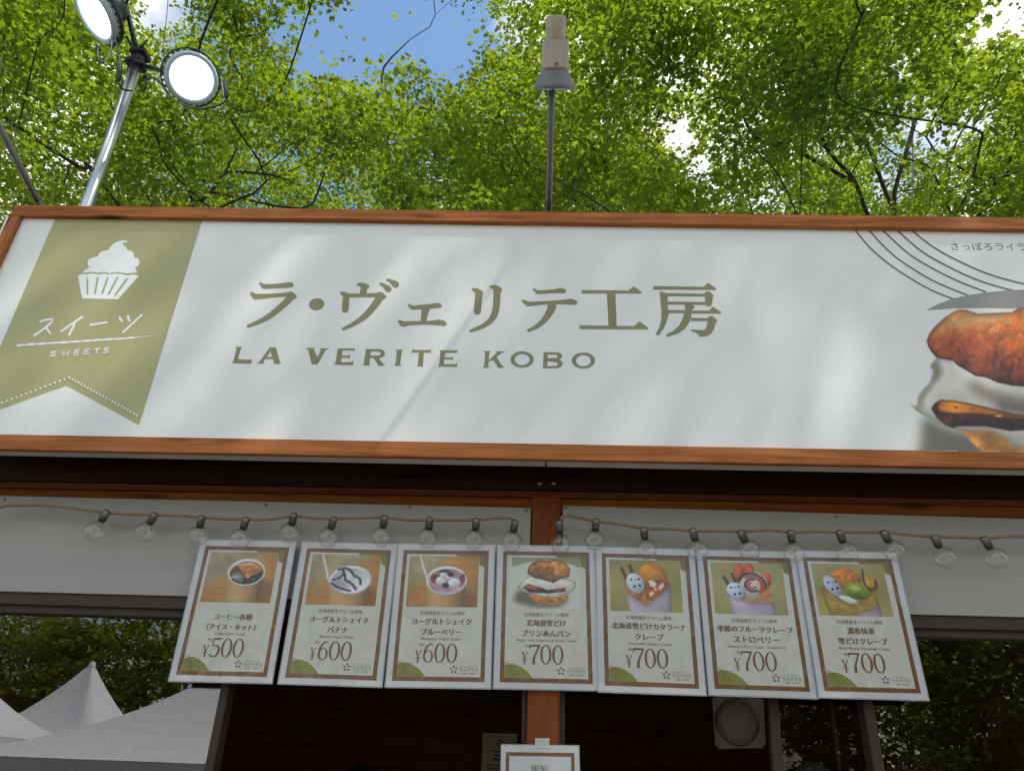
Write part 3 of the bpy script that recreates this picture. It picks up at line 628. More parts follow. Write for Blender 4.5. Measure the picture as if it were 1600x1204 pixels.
    mm = cv.blur(m, 0.6)[..., None]; cv.img = cv.img*(1-mm)+np.clip(c, 0, 255)*mm; cv.a = np.maximum(cv.a, mm[..., 0])
    e = [(x, y) for x, y in top]; cv.dist_shade(e, 5, 0.45)
    q = lambda fx, fy: z8((fx*SX, fy*SY))
    FX, FY = np.meshgrid(np.arange(cv.w)/(cv.w-1)*SX, np.arange(cv.h)/(cv.h-1)*SY)
    # true position on the panel for every grid point
    ux = (1420+FX/4.3-800)/FPX; uy = -(440+FY/4.3-602)/FPX; Yp = PY-0.0004
    D = np.array(rgt)[None, None]*ux[..., None]+np.array(upv)[None, None]*uy[..., None]+np.array(fwd)[None, None]
    P = np.array(CAM)+D*((Yp-CAM.y)/D[..., 1])[..., None]
    # keep clear of the bottom frame board
    lim = 440+FY/4.3 > 704.0+(1420+FX/4.3-1534)*0.0174
    cv.a[lim] = 0
    adopt(picture('pastry_print', cv, lambda a, b: (0, 0, 0), 0.0, P), sign)
pastry_picture()

# ================================================================ POSTERS
YP = 1.953
PWID, PHEI = 0.2652, 0.3648
COAT = 0.6
PAPER = simple('poster_paper', (0.57, 0.55, 0.48), 0.4, var=0.03, scale=6, coat=COAT, bump=0.10, bscale=14)
MARGIN = simple('poster_margin_white', (0.56, 0.55, 0.555), 0.35, var=0.02, scale=6, coat=COAT, bump=0.10, bscale=14)
BROWN = simple('poster_brown_border', lin((112, 66, 14)), 0.4, var=0.08, scale=10, coat=COAT, bump=0.08, bscale=14)
GREEN = simple('poster_olive_green', lin((128, 130, 46)), 0.4, var=0.08, scale=16, coat=COAT)
TXT = pm((112, 72, 44), COAT); TXT2 = pm((128, 92, 66), COAT)
FILM = bpy.data.materials.new('laminate_film'); FILM.use_nodes = True
_b = FILM.node_tree.nodes['Principled BSDF']; _b.inputs['Base Color'].default_value = (0.85, 0.86, 0.88, 1); _b.inputs['Alpha'].default_value = 0.42; _b.inputs['Roughness'].default_value = 0.15
for m_ in (PAPER, MARGIN, BROWN):                           # rippled film over the sheet catches small glints
    t_ = m_.node_tree; b_ = t_.nodes['Principled BSDF']; co_ = t_.nodes.new('ShaderNodeTexCoord'); mp_ = t_.nodes.new('ShaderNodeMapping'); mp_.inputs['Scale'].default_value = (1.0, 1.0, 0.45)
    nz_ = t_.nodes.new('ShaderNodeTexNoise'); nz_.inputs['Scale'].default_value = 26; nz_.inputs['Detail'].default_value = 2; nz_.inputs['Distortion'].default_value = 0.6
    bp_ = t_.nodes.new('ShaderNodeBump'); bp_.inputs['Strength'].default_value = 0.8; bp_.inputs['Distance'].default_value = 0.006
    t_.links.new(co_.outputs['Object'], mp_.inputs['Vector']); t_.links.new(mp_.outputs[0], nz_.inputs['Vector']); t_.links.new(nz_.outputs['Fac'], bp_.inputs['Height']); t_.links.new(bp_.outputs[0], b_.inputs['Coat Normal'])
    b_.inputs['Coat Roughness'].default_value = 0.05; b_.inputs['Coat Weight'].default_value = 0.9
class Poster:
    """local coordinates: u 0..1 across the sheet, v 0..1.376 downwards (same unit)"""
    def __init__(s, name, corners, label, group, cat='poster', wid=PWID, hei=PHEI, Y=YP):
        q = [W(*c, Y) for c in corners]
        if wid is None: wid = ((q[1]-q[0]).length+(q[2]-q[3]).length)/2; hei = ((q[3]-q[0]).length+(q[2]-q[1]).length)/2
        cen = (q[0]+q[1]+q[2]+q[3])/4
        u = ((q[1]-q[0])+(q[2]-q[3])).normalized(); s.u = Vector((u.x, 0, u.z)).normalized(); s.v = Vector((s.u.z, 0, -s.u.x))
        s.w = wid; s.h = hei; s.o = cen - s.u*wid/2 - s.v*hei/2; s.Y = Y; s.lay = 0
        s.root = thing(name, label, cat, tuple(s.o+s.u*wid/2+s.v*hei), group)
    def P(s, u, v, d): 
        q = s.o + s.u*(u*s.w) + s.v*(v*s.w); return Vector((q.x, s.Y-d, q.z))
    def poly(s, name, polys, mat, d, step=0.00003, parent=None):
        V = []; F = []
        for k, p in enumerate(polys):
            b = len(V); V += [s.P(a, c, d+step*k) for a, c in p]; F.append(tuple(range(b, b+len(p))))
        bm = bmesh.new(); vs = [bm.verts.new(x) for x in V]
        for f in F: bm.faces.new([vs[i] for i in f])
        for f in bm.faces:
            f.normal_update()
            if f.normal.y > 0: f.normal_flip()
        o = bm_obj(name, bm, mat); adopt(o, s.root); return o
    def text(s, name, body, cu, cv, height, mat, d, maxw=None, sx=1.0, shear=0.0, bold=0.0):
        V, F = text_mesh(body); ys = [q.y for q in V]; hh = max(ys)-min(ys); k = height/hh
        xs = [q.x for q in V]; mid = (min(xs)+max(xs))/2; wd = (max(xs)-min(xs))*k*sx
        kx = k*sx*(min(1, maxw/wd) if maxw else 1)
        P_ = []; F_ = []
        for j, dx in enumerate((-0.0022, 0.0022) if bold else (0.0,)):     # heavier type: the outline struck twice
            P_ += [s.P(cu+dx+(q.x-mid)*kx + shear*q.y*k, cv-q.y*k, d+0.00006*j) for q in V]; F_ += [tuple(i+j*len(V) for i in f) for f in F]
        o = mesh_obj(name, P_, F_, mat); adopt(o, s.root); return o
def rect(a, b, c, d): return [(a, b), (c, b), (c, d), (a, d)]
def border(a, b, c, d, t): return [rect(a, b, c, b+t), rect(a, d-t, c, d), rect(a, b+t, a+t, d-t), rect(c-t, b+t, c, d-t)]
def arcstroke(cx, cy, r, a0, a1, w, n=14): return stroke([(cx+r*math.cos(a0+(a1-a0)*k/n), cy+r*math.sin(a0+(a1-a0)*k/n)) for k in range(n+1)], w)
# serif figures with thick and thin strokes, unit height, drawn as quads between two outlines
def fig(ch):
    if ch == '0':
        o = ell(0.31, 0.5, 0.30, 0.5, 28); i = ell(0.31, 0.5, 0.185, 0.455, 28); return [[o[k], o[(k+1) % 28], i[(k+1) % 28], i[k]] for k in range(28)], 0.66
    if ch == '7': return [[(0.03, 0.0), (0.60, 0.0), (0.60, 0.07), (0.36, 0.62), (0.33, 1.0), (0.19, 1.0), (0.23, 0.66), (0.50, 0.09), (0.14, 0.09), (0.07, 0.13), (0.05, 0.24), (0.02, 0.24)]], 0.62
    if ch == '5': return [[(0.12, 0.0), (0.54, 0.0), (0.53, 0.09), (0.17, 0.09), (0.15, 0.42), (0.11, 0.45)],
                          stroke([(0.125, 0.43), (0.27, 0.37), (0.42, 0.42), (0.50, 0.55), (0.51, 0.70), (0.44, 0.88), (0.28, 0.975), (0.12, 0.95), (0.06, 0.86)], [0.02, 0.05, 0.09, 0.125, 0.13, 0.11, 0.05, 0.04, 0.09])], 0.62
    if ch == '6': 
        o = ell(0.32, 0.68, 0.27, 0.32, 24); i = ell(0.325, 0.68, 0.165, 0.285, 24)
        return [[o[k], o[(k+1) % 24], i[(k+1) % 24], i[k]] for k in range(24)] + [stroke([(0.52, 0.05), (0.36, 0.06), (0.22, 0.2), (0.125, 0.42), (0.11, 0.66)], [0.06, 0.06, 0.09, 0.11, 0.10])], 0.65
    if ch == 'Y': return [[(0.0, 0.0), (0.24, 0.0), (0.24, 0.03), (0.17, 0.04), (0.34, 0.46), (0.34, 1.0), (0.24, 1.0), (0.24, 0.5), (0.06, 0.04), (0.0, 0.03)], [(0.38, 0.0), (0.58, 0.0), (0.58, 0.03), (0.52, 0.04), (0.335, 0.5), (0.30, 0.46), (0.47, 0.04), (0.38, 0.03)],
                          rect(0.07, 0.555, 0.51, 0.59), rect(0.07, 0.70, 0.51, 0.735), rect(0.16, 0.97, 0.42, 1.0)], 0.62
def price(p, digits, cu=0.465, cv=1.06, h=0.176, mat=None):
    polys = []; tot = 0.52*0.62 + 0.05
    for c in digits: tot += fig(c)[1]*0.98
    x = cu - tot*h/2
    yp, yw = fig('Y')
    for q in yp: polys.append([(x+a*h*0.62, cv+h*0.5-(1-b)*h*0.62) for a, b in q])
    x += (yw*0.62+0.02)*h
    for c in digits:
        fp, fw = fig(c)
        for q in fp: polys.append([(x+a*h, cv-h*0.5+b*h) for a, b in q])
        x += fw*0.98*h
    p.poly('price_lettering', polys, mat or TXT, 0.0016, 0.000004)
def base_poster(p, digits, line1, t1, t2, eng, photo=True):
    p.poly('laminate_film', [rect(0, 0, 1, 1.376)], FILM, 0.0)
    p.poly('paper', [rect(0.012, 0.012, 0.988, 1.364)], MARGIN, 0.0004)
    p.poly('brown_border', border(0.066, 0.068, 0.934, 1.312, 0.040), BROWN, 0.0008)
    p.poly('inner_sheet', [rect(0.106, 0.108, 0.894, 1.272)], PAPER, 0.0008)
    # olive corner shapes with fine arcs
    cg = [(0.108, 1.270)] + [(0.108+0.26*math.cos(a)*(0.45+0.55*math.cos(a)**0.5 if math.cos(a) > 0 else 0.45), 1.270-0.125*math.sin(a)) for a in [math.pi/2*k/14 for k in range(14, -1, -1)]]
    p.poly('green_corner', [[(0.108, 1.270), (0.108, 1.165), (0.15, 1.148), (0.20, 1.150), (0.26, 1.172), (0.32, 1.212), (0.375, 1.270)]], GREEN, 0.0012)
    p.poly('fine_arcs', [arcstroke(0.04, 1.30, r, -1.15, -0.22, 0.004) for r in (0.135, 0.152, 0.169, 0.186)], TXT2, 0.0015)
    p.poly('green_corner', [[(0.60, 0.109), (0.893, 0.109), (0.893, 0.235), (0.848, 0.215), (0.838, 0.128), (0.62, 0.128)]], pm((120, 118, 52), COAT), 0.0012)
    if line1: p.text('small_lettering', line1, 0.50, 0.69, 0.037, TXT2, 0.0016, 0.52)
    p.text('title_lettering', t1, 0.50, 0.770, 0.060, TXT, 0.0016, 0.76, bold=1)
    p.text('title_lettering', t2, 0.50, 0.866, 0.060, TXT, 0.0016, 0.70, bold=1)
    p.text('english_lettering', eng, 0.50, 0.934, 0.032, TXT2, 0.0016, 0.74, 1.12)
    price(p, digits)
    p.text('tax_lettering', '税込', 0.325, 0.985, 0.024, TXT2, 0.0016)
    lg = pm((104, 96, 112), COAT)
    fl = []
    for k in range(5):
        a = -math.pi/2+2*math.pi*k/5; cx, cy = 0.64+0.026*math.cos(a), 1.205+0.026*math.sin(a)
        fl.append([(cx+0.015*math.cos(a), cy+0.015*math.sin(a)), (cx-0.011*math.sin(a), cy+0.011*math.cos(a)), (cx-0.015*math.cos(a), cy-0.015*math.sin(a)), (cx+0.011*math.sin(a), cy-0.011*math.cos(a))])
    p.poly('flower_logo', fl + [rect(0.70, 1.176, 0.85, 1.178), rect(0.72, 1.238, 0.765, 1.243), rect(0.785, 1.238, 0.845, 1.243)], lg, 0.0015)
    p.text('logo_lettering', 'りらテラス', 0.785, 1.208, 0.034, lg, 0.0016, 0.17)
# photographs printed on the posters
PH = (0.138, 0.130, 0.838, 0.632)
AR = (PH[3]-PH[1])/(PH[2]-PH[0])
def show(p, cv, d=0.0012):
    a, b, c, e = PH
    o = picture('printed_picture', cv, lambda fx, fy: tuple(p.P(a+fx*(c-a), b+fy*(e-b), d)), COAT); adopt(o, p.root)
def table_scene(seed, split=((0, 0), (0.86, 0), (0.62, 0.3), (0.25, 0.55), (0, 0.66))):
    cv = Canvas(150, 108, 1, 1, (206, 142, 66), seed); cv.a[:] = 1
    g = cv.fbm(0.10, 4, 3.0, 0.6); cv.img *= (0.86+0.28*g)[..., None]
    cv.poly(list(split), (172, 158, 118), 7, tex=0.2, scale=0.16)
    cv.img *= (1.02-0.25*np.abs(cv.X-0.45)-0.10*cv.Y)[..., None]
    return cv
def cup(cv, cx, cy, rx, ry):
    body = [(cx-rx*0.98, cy), (cx+rx*0.98, cy), (cx+rx*0.84, 1.05), (cx-rx*0.80, 1.05)]
    cv.poly([(cx+rx*0.6, cy+0.1), (cx+rx*1.5, cy+0.25), (cx+rx*1.45, 1.05), (cx+rx*0.6, 1.05)], (96, 58, 22), 7, alpha=0.45)
    cv.poly(body, (190, 148, 96), 0.8, tex=0.08, scale=0.2, light=1.06-0.55*np.abs((cv.X-cx+0.1)/rx)**2*0.6)
    cv.ell(cx, cy+0.012, rx*1.0, ry, (150, 138, 124), -0.08); cv.ell(cx, cy, rx, ry, (228, 224, 218), -0.08, ball=0.10)
    cv.ell(cx, cy+0.012, rx*0.91, ry*0.86, (150, 140, 132), -0.08, soft=1.2)
def glare(cv, n, seed):
    r = np.random.default_rng(seed)
    for k in range(n):
        x, y = r.uniform(0.05, 0.9), r.uniform(0.05, 0.95); cv.stroke([(x, y), (x+r.uniform(0.03, 0.10), y-r.uniform(-0.01, 0.03))], 0.010, (232, 230, 232), 0.7, alpha=r.uniform(0.25, 0.6))
def coffee(p):
    cv = table_scene(3); cup(cv, 0.58, 0.40, 0.27, 0.27)
    cv.ell(0.58, 0.425, 0.238, 0.215, (104, 60, 34), -0.08, tex=0.2, scale=0.1, ball=0.25); cv.ell(0.60, 0.47, 0.20, 0.155, (38, 36, 32), -0.08, soft=3, tex=0.3, scale=0.05)
    cv.poly([(0.44, 0.27), (0.58, 0.21), (0.72, 0.22), (0.80, 0.33), (0.76, 0.42), (0.66, 0.47), (0.61, 0.54), (0.52, 0.42)], (204, 130, 52), 1.3, tex=0.30, scale=0.05)
    for k in range(14): cv.ell(0.52+0.02*k, 0.40-0.03*math.sin(k*1.9), 0.006, 0.02, (70, 36, 14), 0.2, alpha=0.7)
    cv.poly([(0.38, 0.45), (0.47, 0.38), (0.56, 0.50), (0.54, 0.61), (0.43, 0.58)], (112, 122, 120), 1.5, tex=0.25, scale=0.06)
    cv.stroke([(0.42, 0.26), (0.52, 0.24), (0.64, 0.23)], 0.03, (236, 226, 226), 1.0, alpha=0.8); cv.stroke([(0.34, 0.52), (0.42, 0.50), (0.48, 0.49)], 0.03, (226, 230, 240), 1.0, alpha=0.8)
    glare(cv, 8, 1); show(p, cv)
def straw(cv): cv.stroke([(0.145, -0.03), (0.30, 0.54)], 0.038, (226, 222, 216), 0.5); cv.stroke([(0.158, -0.03), (0.312, 0.54)], 0.010, (160, 152, 146), 0.5)
def banana(p):
    cv = table_scene(5); cup(cv, 0.60, 0.50, 0.30, 0.28)
    cv.ell(0.60, 0.515, 0.272, 0.238, (200, 196, 204), -0.08, tex=0.10, scale=0.12, ball=-0.2); cv.ell(0.45, 0.62, 0.12, 0.10, (150, 142, 156), 0.3, soft=9, alpha=0.6)
    cv.ell(0.55, 0.42, 0.10, 0.08, (232, 230, 234), soft=8, alpha=0.8); cv.ell(0.70, 0.55, 0.09, 0.07, (230, 228, 232), soft=8, alpha=0.8)
    for st in ([(0.40, 0.31), (0.50, 0.27), (0.58, 0.31), (0.64, 0.41), (0.73, 0.47), (0.75, 0.58)], [(0.34, 0.51), (0.43, 0.47), (0.50, 0.39), (0.53, 0.50), (0.63, 0.58), (0.70, 0.69)], [(0.33, 0.57), (0.45, 0.66), (0.62, 0.72)], [(0.47, 0.30), (0.50, 0.40)]):
        cv.stroke(sp2(st, 4), 0.034, (30, 28, 38), 0.8)
        cv.stroke([(a-0.006, b-0.014) for a, b in sp2(st, 4)], 0.008, (96, 96, 112), 0.6, alpha=0.7)
    straw(cv); glare(cv, 6, 2); show(p, cv)
def blueberry(p):
    cv = table_scene(7, ((0, 0), (0.55, 0), (0.42, 0.3), (0.2, 0.55), (0, 0.6))); cup(cv, 0.55, 0.48, 0.29, 0.28)
    cv.ell(0.55, 0.495, 0.262, 0.236, (170, 136, 150), -0.06, tex=0.2, scale=0.08, ball=-0.15)
    cv.ell(0.40, 0.45, 0.075, 0.09, (110, 60, 26), tex=0.6, scale=0.03, soft=1.5); cv.ell(0.76, 0.47, 0.045, 0.12, (136, 54, 60), 0.2, soft=3, tex=0.4, scale=0.03)
    for x, y, r in ((0.47, 0.49, 0.075), (0.66, 0.53, 0.09), (0.58, 0.41, 0.055), (0.50, 0.38, 0.05)): cv.ell(x, y, r, r*1.1, (228, 224, 228), ball=0.22, soft=2.5, tex=0.10, scale=0.05)
    for x, y, r in ((0.60, 0.36, 0.047), (0.54, 0.58, 0.047)): cv.ell(x, y, r, r*1.1, (44, 42, 54), ball=0.6, soft=1.0); cv.ell(x, y, r*0.4, r*0.4, (20, 18, 26), soft=1.5)
    cv.ell(0.51, 0.30, 0.07, 0.025, (40, 38, 46), soft=2); cv.ell(0.58, 0.66, 0.05, 0.03, (176, 92, 110), soft=4, alpha=0.7)
    straw(cv); glare(cv, 5, 3); show(p, cv)
def bun(p):
    cv = Canvas(150, 108, 1, 1, (206, 204, 192), 9); cv.a[:] = 1
    cv.poly([(0.03, -0.05), (1.05, -0.05), (1.05, 0.22), (0.85, 0.12), (0.55, 0.06), (0.25, 0.10), (0.03, 0.20)], (146, 146, 112), 1.0)
    cv.poly([(0.06, 0.88), (0.10, 0.68), (0.25, 0.60), (0.84, 0.78), (0.74, 0.95), (0.40, 0.99)], (84, 76, 58), 5, alpha=0.85)
    cv.poly([(0.26, 0.72), (0.84, 0.74), (0.76, 0.86), (0.60, 0.93), (0.42, 0.91), (0.32, 0.82)], (186, 122, 46), 1.0, tex=0.5, scale=0.05)
    cr = [(0.11, 0.60), (0.16, 0.50), (0.22, 0.42), (0.30, 0.34), (0.80, 0.40), (0.94, 0.48), (0.92, 0.62), (0.84, 0.70), (0.66, 0.80), (0.45, 0.78), (0.24, 0.70)]
    cv.poly(cr, (212, 206, 194), 0.8, tex=0.22, scale=0.09); cv.dist_shade(cr, 4, 0.35)
    cv.stroke(sp2([(0.20, 0.46), (0.40, 0.48), (0.60, 0.53), (0.88, 0.50)], 5), 0.05, (236, 232, 224), 3)
    cv.poly([(0.19, 0.60), (0.26, 0.53), (0.45, 0.60), (0.55, 0.64), (0.78, 0.60), (0.80, 0.66), (0.55, 0.71), (0.28, 0.69)], (60, 30, 18), 1.0, tex=0.4, scale=0.05)
    cv.poly([(0.22, 0.58), (0.27, 0.545), (0.42, 0.60), (0.40, 0.635), (0.26, 0.62)], (186, 96, 38), 1.2, tex=0.3, scale=0.05); cv.poly([(0.62, 0.63), (0.77, 0.605), (0.78, 0.64), (0.64, 0.665)], (150, 80, 34), 1.2)
    tp = [(0.25, 0.32), (0.27, 0.20), (0.32, 0.12), (0.42, 0.05), (0.52, 0.075), (0.66, 0.03), (0.80, 0.10), (0.86, 0.24), (0.84, 0.38), (0.72, 0.42), (0.62, 0.50), (0.46, 0.44), (0.34, 0.40)]
    cv.poly(tp, (214, 136, 52), 0.8, tex=0.4, scale=0.10, light=1.18-0.55*cv.Y/0.5+0.25*(cv.X-0.5)); cv.dist_shade(tp, 4, 0.5)
    m = cv.mask(tp); n = np.abs(cv.fbm(0.14, 4)-0.5)*2; cv.img *= (1-0.30*m*(n < 0.07))[..., None]
    cv.stroke(sp2([(0.62, 0.10), (0.66, 0.20), (0.67, 0.34)], 4), 0.02, (236, 206, 150), 1.5, alpha=0.8); glare(cv, 5, 4); show(p, cv)
def crepe_bg(seed):
    cv = Canvas(150, 108, 1, 1, (158, 147, 88), seed); cv.a[:] = 1; cv.img *= (0.86+0.28*cv.fbm(0.5, 3))[..., None]; return cv
def wafer(cv, x, y):
    for st in ([(x, y), (x+0.11, y+0.34)], [(x+0.12, y-0.06), (x+0.19, y+0.28)]):
        cv.stroke(st, 0.045, (70, 42, 24), 0.7, tex=0.8, scale=0.03); cv.stroke([(st[0][0]+0.012, st[0][1]), (st[1][0]+0.012, st[1][1])], 0.010, (150, 112, 72), 0.7, alpha=0.7)
def ice_bar(cv, cx, cy, rx, ry, rot, col=(204, 212, 224)):
    cv.ell(cx+0.012, cy+0.02, rx*1.04, ry*1.04, (96, 84, 60), rot, soft=3, alpha=0.6); cv.ell(cx, cy, rx, ry, col, rot, ball=0.22, soft=0.9)
    for a, b, r in ((-0.055, -0.07, 0.017), (0.05, -0.085, 0.017), (0.0, -0.065, 0.012), (-0.012, 0.06, 0.02), (0.06, 0.04, 0.02)): cv.ell(cx+a, cy+b, r, r*1.25, (40, 44, 58), soft=0.8)
def wrapper(cv, pts, col):
    cv.poly(pts, col, 0.8, tex=0.10, scale=0.2, light=1.10-0.5*(cv.X-0.3)); cv.dist_shade(pts, 5, 0.25)
    for k in range(4): cv.stroke([(0.32+0.13*k, 1.02), (0.36+0.11*k, 0.80)], 0.012, (150, 134, 150), 2, alpha=0.5)
def catalana(p):
    cv = crepe_bg(11); wafer(cv, 0.17, 0.16)
    cv.ell(0.60, 0.33, 0.215, 0.26, (204, 132, 32), ball=0.35, tex=0.25, scale=0.10); cv.ell(0.70, 0.46, 0.14, 0.07, (120, 62, 50), 0.2, soft=4)
    sk = [(0.20, 0.48), (0.28, 0.72), (0.50, 0.88), (0.85, 0.44), (0.80, 0.36), (0.62, 0.52), (0.46, 0.62)]
    cv.poly(sk, (176, 112, 60), 1.0, tex=0.35, scale=0.08)
    cv.poly([(0.50, 0.46), (0.56, 0.36), (0.66, 0.44), (0.84, 0.40), (0.78, 0.56), (0.62, 0.76), (0.50, 0.78)], (168, 82, 36), 1.2, tex=0.4, scale=0.06)
    for q in ([(0.54, 0.40), (0.60, 0.38), (0.66, 0.46), (0.62, 0.54), (0.56, 0.50)], [(0.68, 0.50), (0.76, 0.42), (0.76, 0.50), (0.68, 0.60)], [(0.54, 0.64), (0.60, 0.60), (0.62, 0.66), (0.55, 0.72)], [(0.60, 0.56), (0.66, 0.53), (0.65, 0.60)]): cv.poly(q, (236, 220, 200), 1.2, tex=0.12, scale=0.05)
    ice_bar(cv, 0.36, 0.46, 0.12, 0.20, -0.2)
    wrapper(cv, [(0.21, 0.58), (0.30, 0.72), (0.50, 0.88), (0.85, 0.48), (0.84, 1.05), (0.27, 1.05)], (190, 174, 186)); glare(cv, 6, 5); show(p, cv)
def strawberry(p):
    cv = crepe_bg(13); wafer(cv, 0.17, 0.28)
    for x, y, rx, ry, r in ((0.38, 0.20, 0.075, 0.18, 0.15), (0.53, 0.16, 0.075, 0.15, 0), (0.73, 0.36, 0.09, 0.18, 0.3)): cv.ell(x, y, rx, ry, (206, 76, 48), r, ball=0.45, tex=0.25, scale=0.05, soft=1.0); cv.ell(x, y-0.03, rx*0.45, ry*0.5, (226, 130, 96), r, soft=5, alpha=0.7)
    cv.ell(0.57, 0.44, 0.19, 0.26, (214, 196, 184), 0.15, ball=0.2, tex=0.12, scale=0.07)
    for rr, a0, a1, col, w_ in ((0.185, -2.8, 0.7, (28, 22, 22), 0.034), (0.14, -2.2, 0.9, (188, 62, 42), 0.05), (0.095, 0.9, 5.2, (30, 24, 24), 0.032), (0.05, 0.5, 4.5, (200, 70, 50), 0.04)):
        cv.stroke([(0.55+rr*math.cos(a0+(a1-a0)*k/14), 0.44+rr*1.25*math.sin(a0+(a1-a0)*k/14)) for k in range(15)], w_, col, 1.0)
    ice_bar(cv, 0.31, 0.56, 0.12, 0.17, -0.1)
    cv.poly([(0.44, 0.74), (0.56, 0.74), (0.80, 0.42), (0.82, 0.64), (0.64, 0.82), (0.48, 0.84)], (206, 132, 58), 1.5, tex=0.35, scale=0.07)
    wrapper(cv, [(0.18, 0.58), (0.30, 0.69), (0.50, 0.78), (0.82, 0.75), (0.83, 1.05), (0.27, 1.05)], (186, 168, 184)); glare(cv, 6, 6); show(p, cv)
def matcha(p):
    cv = crepe_bg(15)
    cv.ell(0.46, 0.30, 0.21, 0.20, (206, 122, 34), ball=0.3, tex=0.35, scale=0.05); cv.ell(0.76, 0.40, 0.12, 0.15, (190, 142, 52), ball=0.3, tex=0.3, scale=0.06)
    sk = [(0.07, 0.50), (0.12, 0.46), (0.28, 0.64), (0.44, 0.80), (0.60, 0.72), (0.82, 0.48), (0.84, 1.05), (0.15, 1.05)]
    cv.poly(sk, (198, 158, 70), 1.0, tex=0.22, scale=0.07, light=1.1-0.3*cv.Y); cv.dist_shade(sk, 5, 0.3)
    cv.ell(0.58, 0.52, 0.18, 0.16, (132, 150, 44), 0.5, ball=0.4, tex=0.35, scale=0.06); cv.ell(0.55, 0.46, 0.07, 0.05, (190, 200, 110), 0.5, soft=5, alpha=0.8)
    for st in ([(0.70, 0.10), (0.69, 0.36), (0.75, 0.50)], [(0.85, 0.30), (0.84, 0.44), (0.74, 0.52)]): cv.stroke(sp2(st, 4), 0.026, (64, 38, 22), 0.8)
    ice_bar(cv, 0.25, 0.44, 0.10, 0.21, -0.35, (184, 186, 212)); cv.ell(0.43, 0.70, 0.14, 0.055, (214, 222, 206), 0.5, ball=0.2, soft=1.2)
    cv.stroke([(0.44, 0.80), (0.60, 0.74), (0.80, 0.52)], 0.014, (140, 98, 40), 1.2, alpha=0.8)
    wrapper(cv, [(0.40, 1.05), (0.60, 0.92), (0.84, 0.76), (0.84, 1.05)], (190, 170, 178)); glare(cv, 12, 7); show(p, cv)
SUB = '北海道産生クリーム使用'
posters = [
 ([(314.5, 843), (466.8, 844), (428, 1069.3), (256.2, 1063.3)], '500', None, 'コーヒー各種', '（アイス・ホット）', 'Coffee (Hot / Iced)', coffee, 'laminated menu poster with a cup of black coffee, priced 500, leftmost in the row'),
 ([(470.8, 844.7), (622.6, 848.4), (598.2, 1075), (433.4, 1069.3)], '600', SUB, 'ヨーグルトシェイク', 'バナナ', 'Banana Yogurt Shake', banana, 'laminated menu poster with a banana shake striped with dark syrup, priced 600'),
 ([(622.8, 848.4), (774.7, 849.4), (766, 1077.3), (600.4, 1074)], '600', SUB, 'ヨーグルトシェイク', 'ブルーベリー', 'Blueberry Yogurt Shake', blueberry, 'laminated menu poster with a pinkish blueberry shake and straw, priced 600'),
 ([(775.6, 848.4), (930.6, 851.6), (937.1, 1080.5), (770.4, 1078.4)], '700', SUB, '北海道雪どけ', 'プリンあんパン', 'Anpan with Catalana & Fresh Cream', bun, 'laminated menu poster with a cream filled bun, hanging in front of the middle post'),
 ([(928.2, 854), (1085.9, 858.4), (1104.3, 1086.2), (935.8, 1080.4)], '700', SUB, '北海道雪どけカタラーナ', 'クレープ', 'Snowmelt Catalana Crepe', catalana, 'laminated menu poster with a crepe holding yellow custard and caramel cream'),
 ([(1086, 857), (1246, 862.5), (1276.5, 1091), (1106.8, 1086.8)], '700', SUB, '季節のフルーツクレープ', 'ストロベリー', 'Seasonal Fruit Crepe - Strawberry', strawberry, 'laminated menu poster with a red strawberry crepe'),
 ([(1245.4, 859.7), (1396.6, 863), (1453.8, 1094), (1277.8, 1089.7)], '700', SUB, '濃香抹茶', '雪どけクレープ', 'Rich Matcha Snowmelt Crepe', matcha, 'laminated menu poster with a green matcha crepe, rightmost in the row')]
for i, (cor, dig, l1, t1, t2, en, art, lab) in enumerate(posters):
    p = Poster('menu_poster', cor, lab, 'menu posters hanging in a row', Y=YP+0.0045*(i % 2))
    base_poster(p, dig, l1, t1, t2, en); art(p)
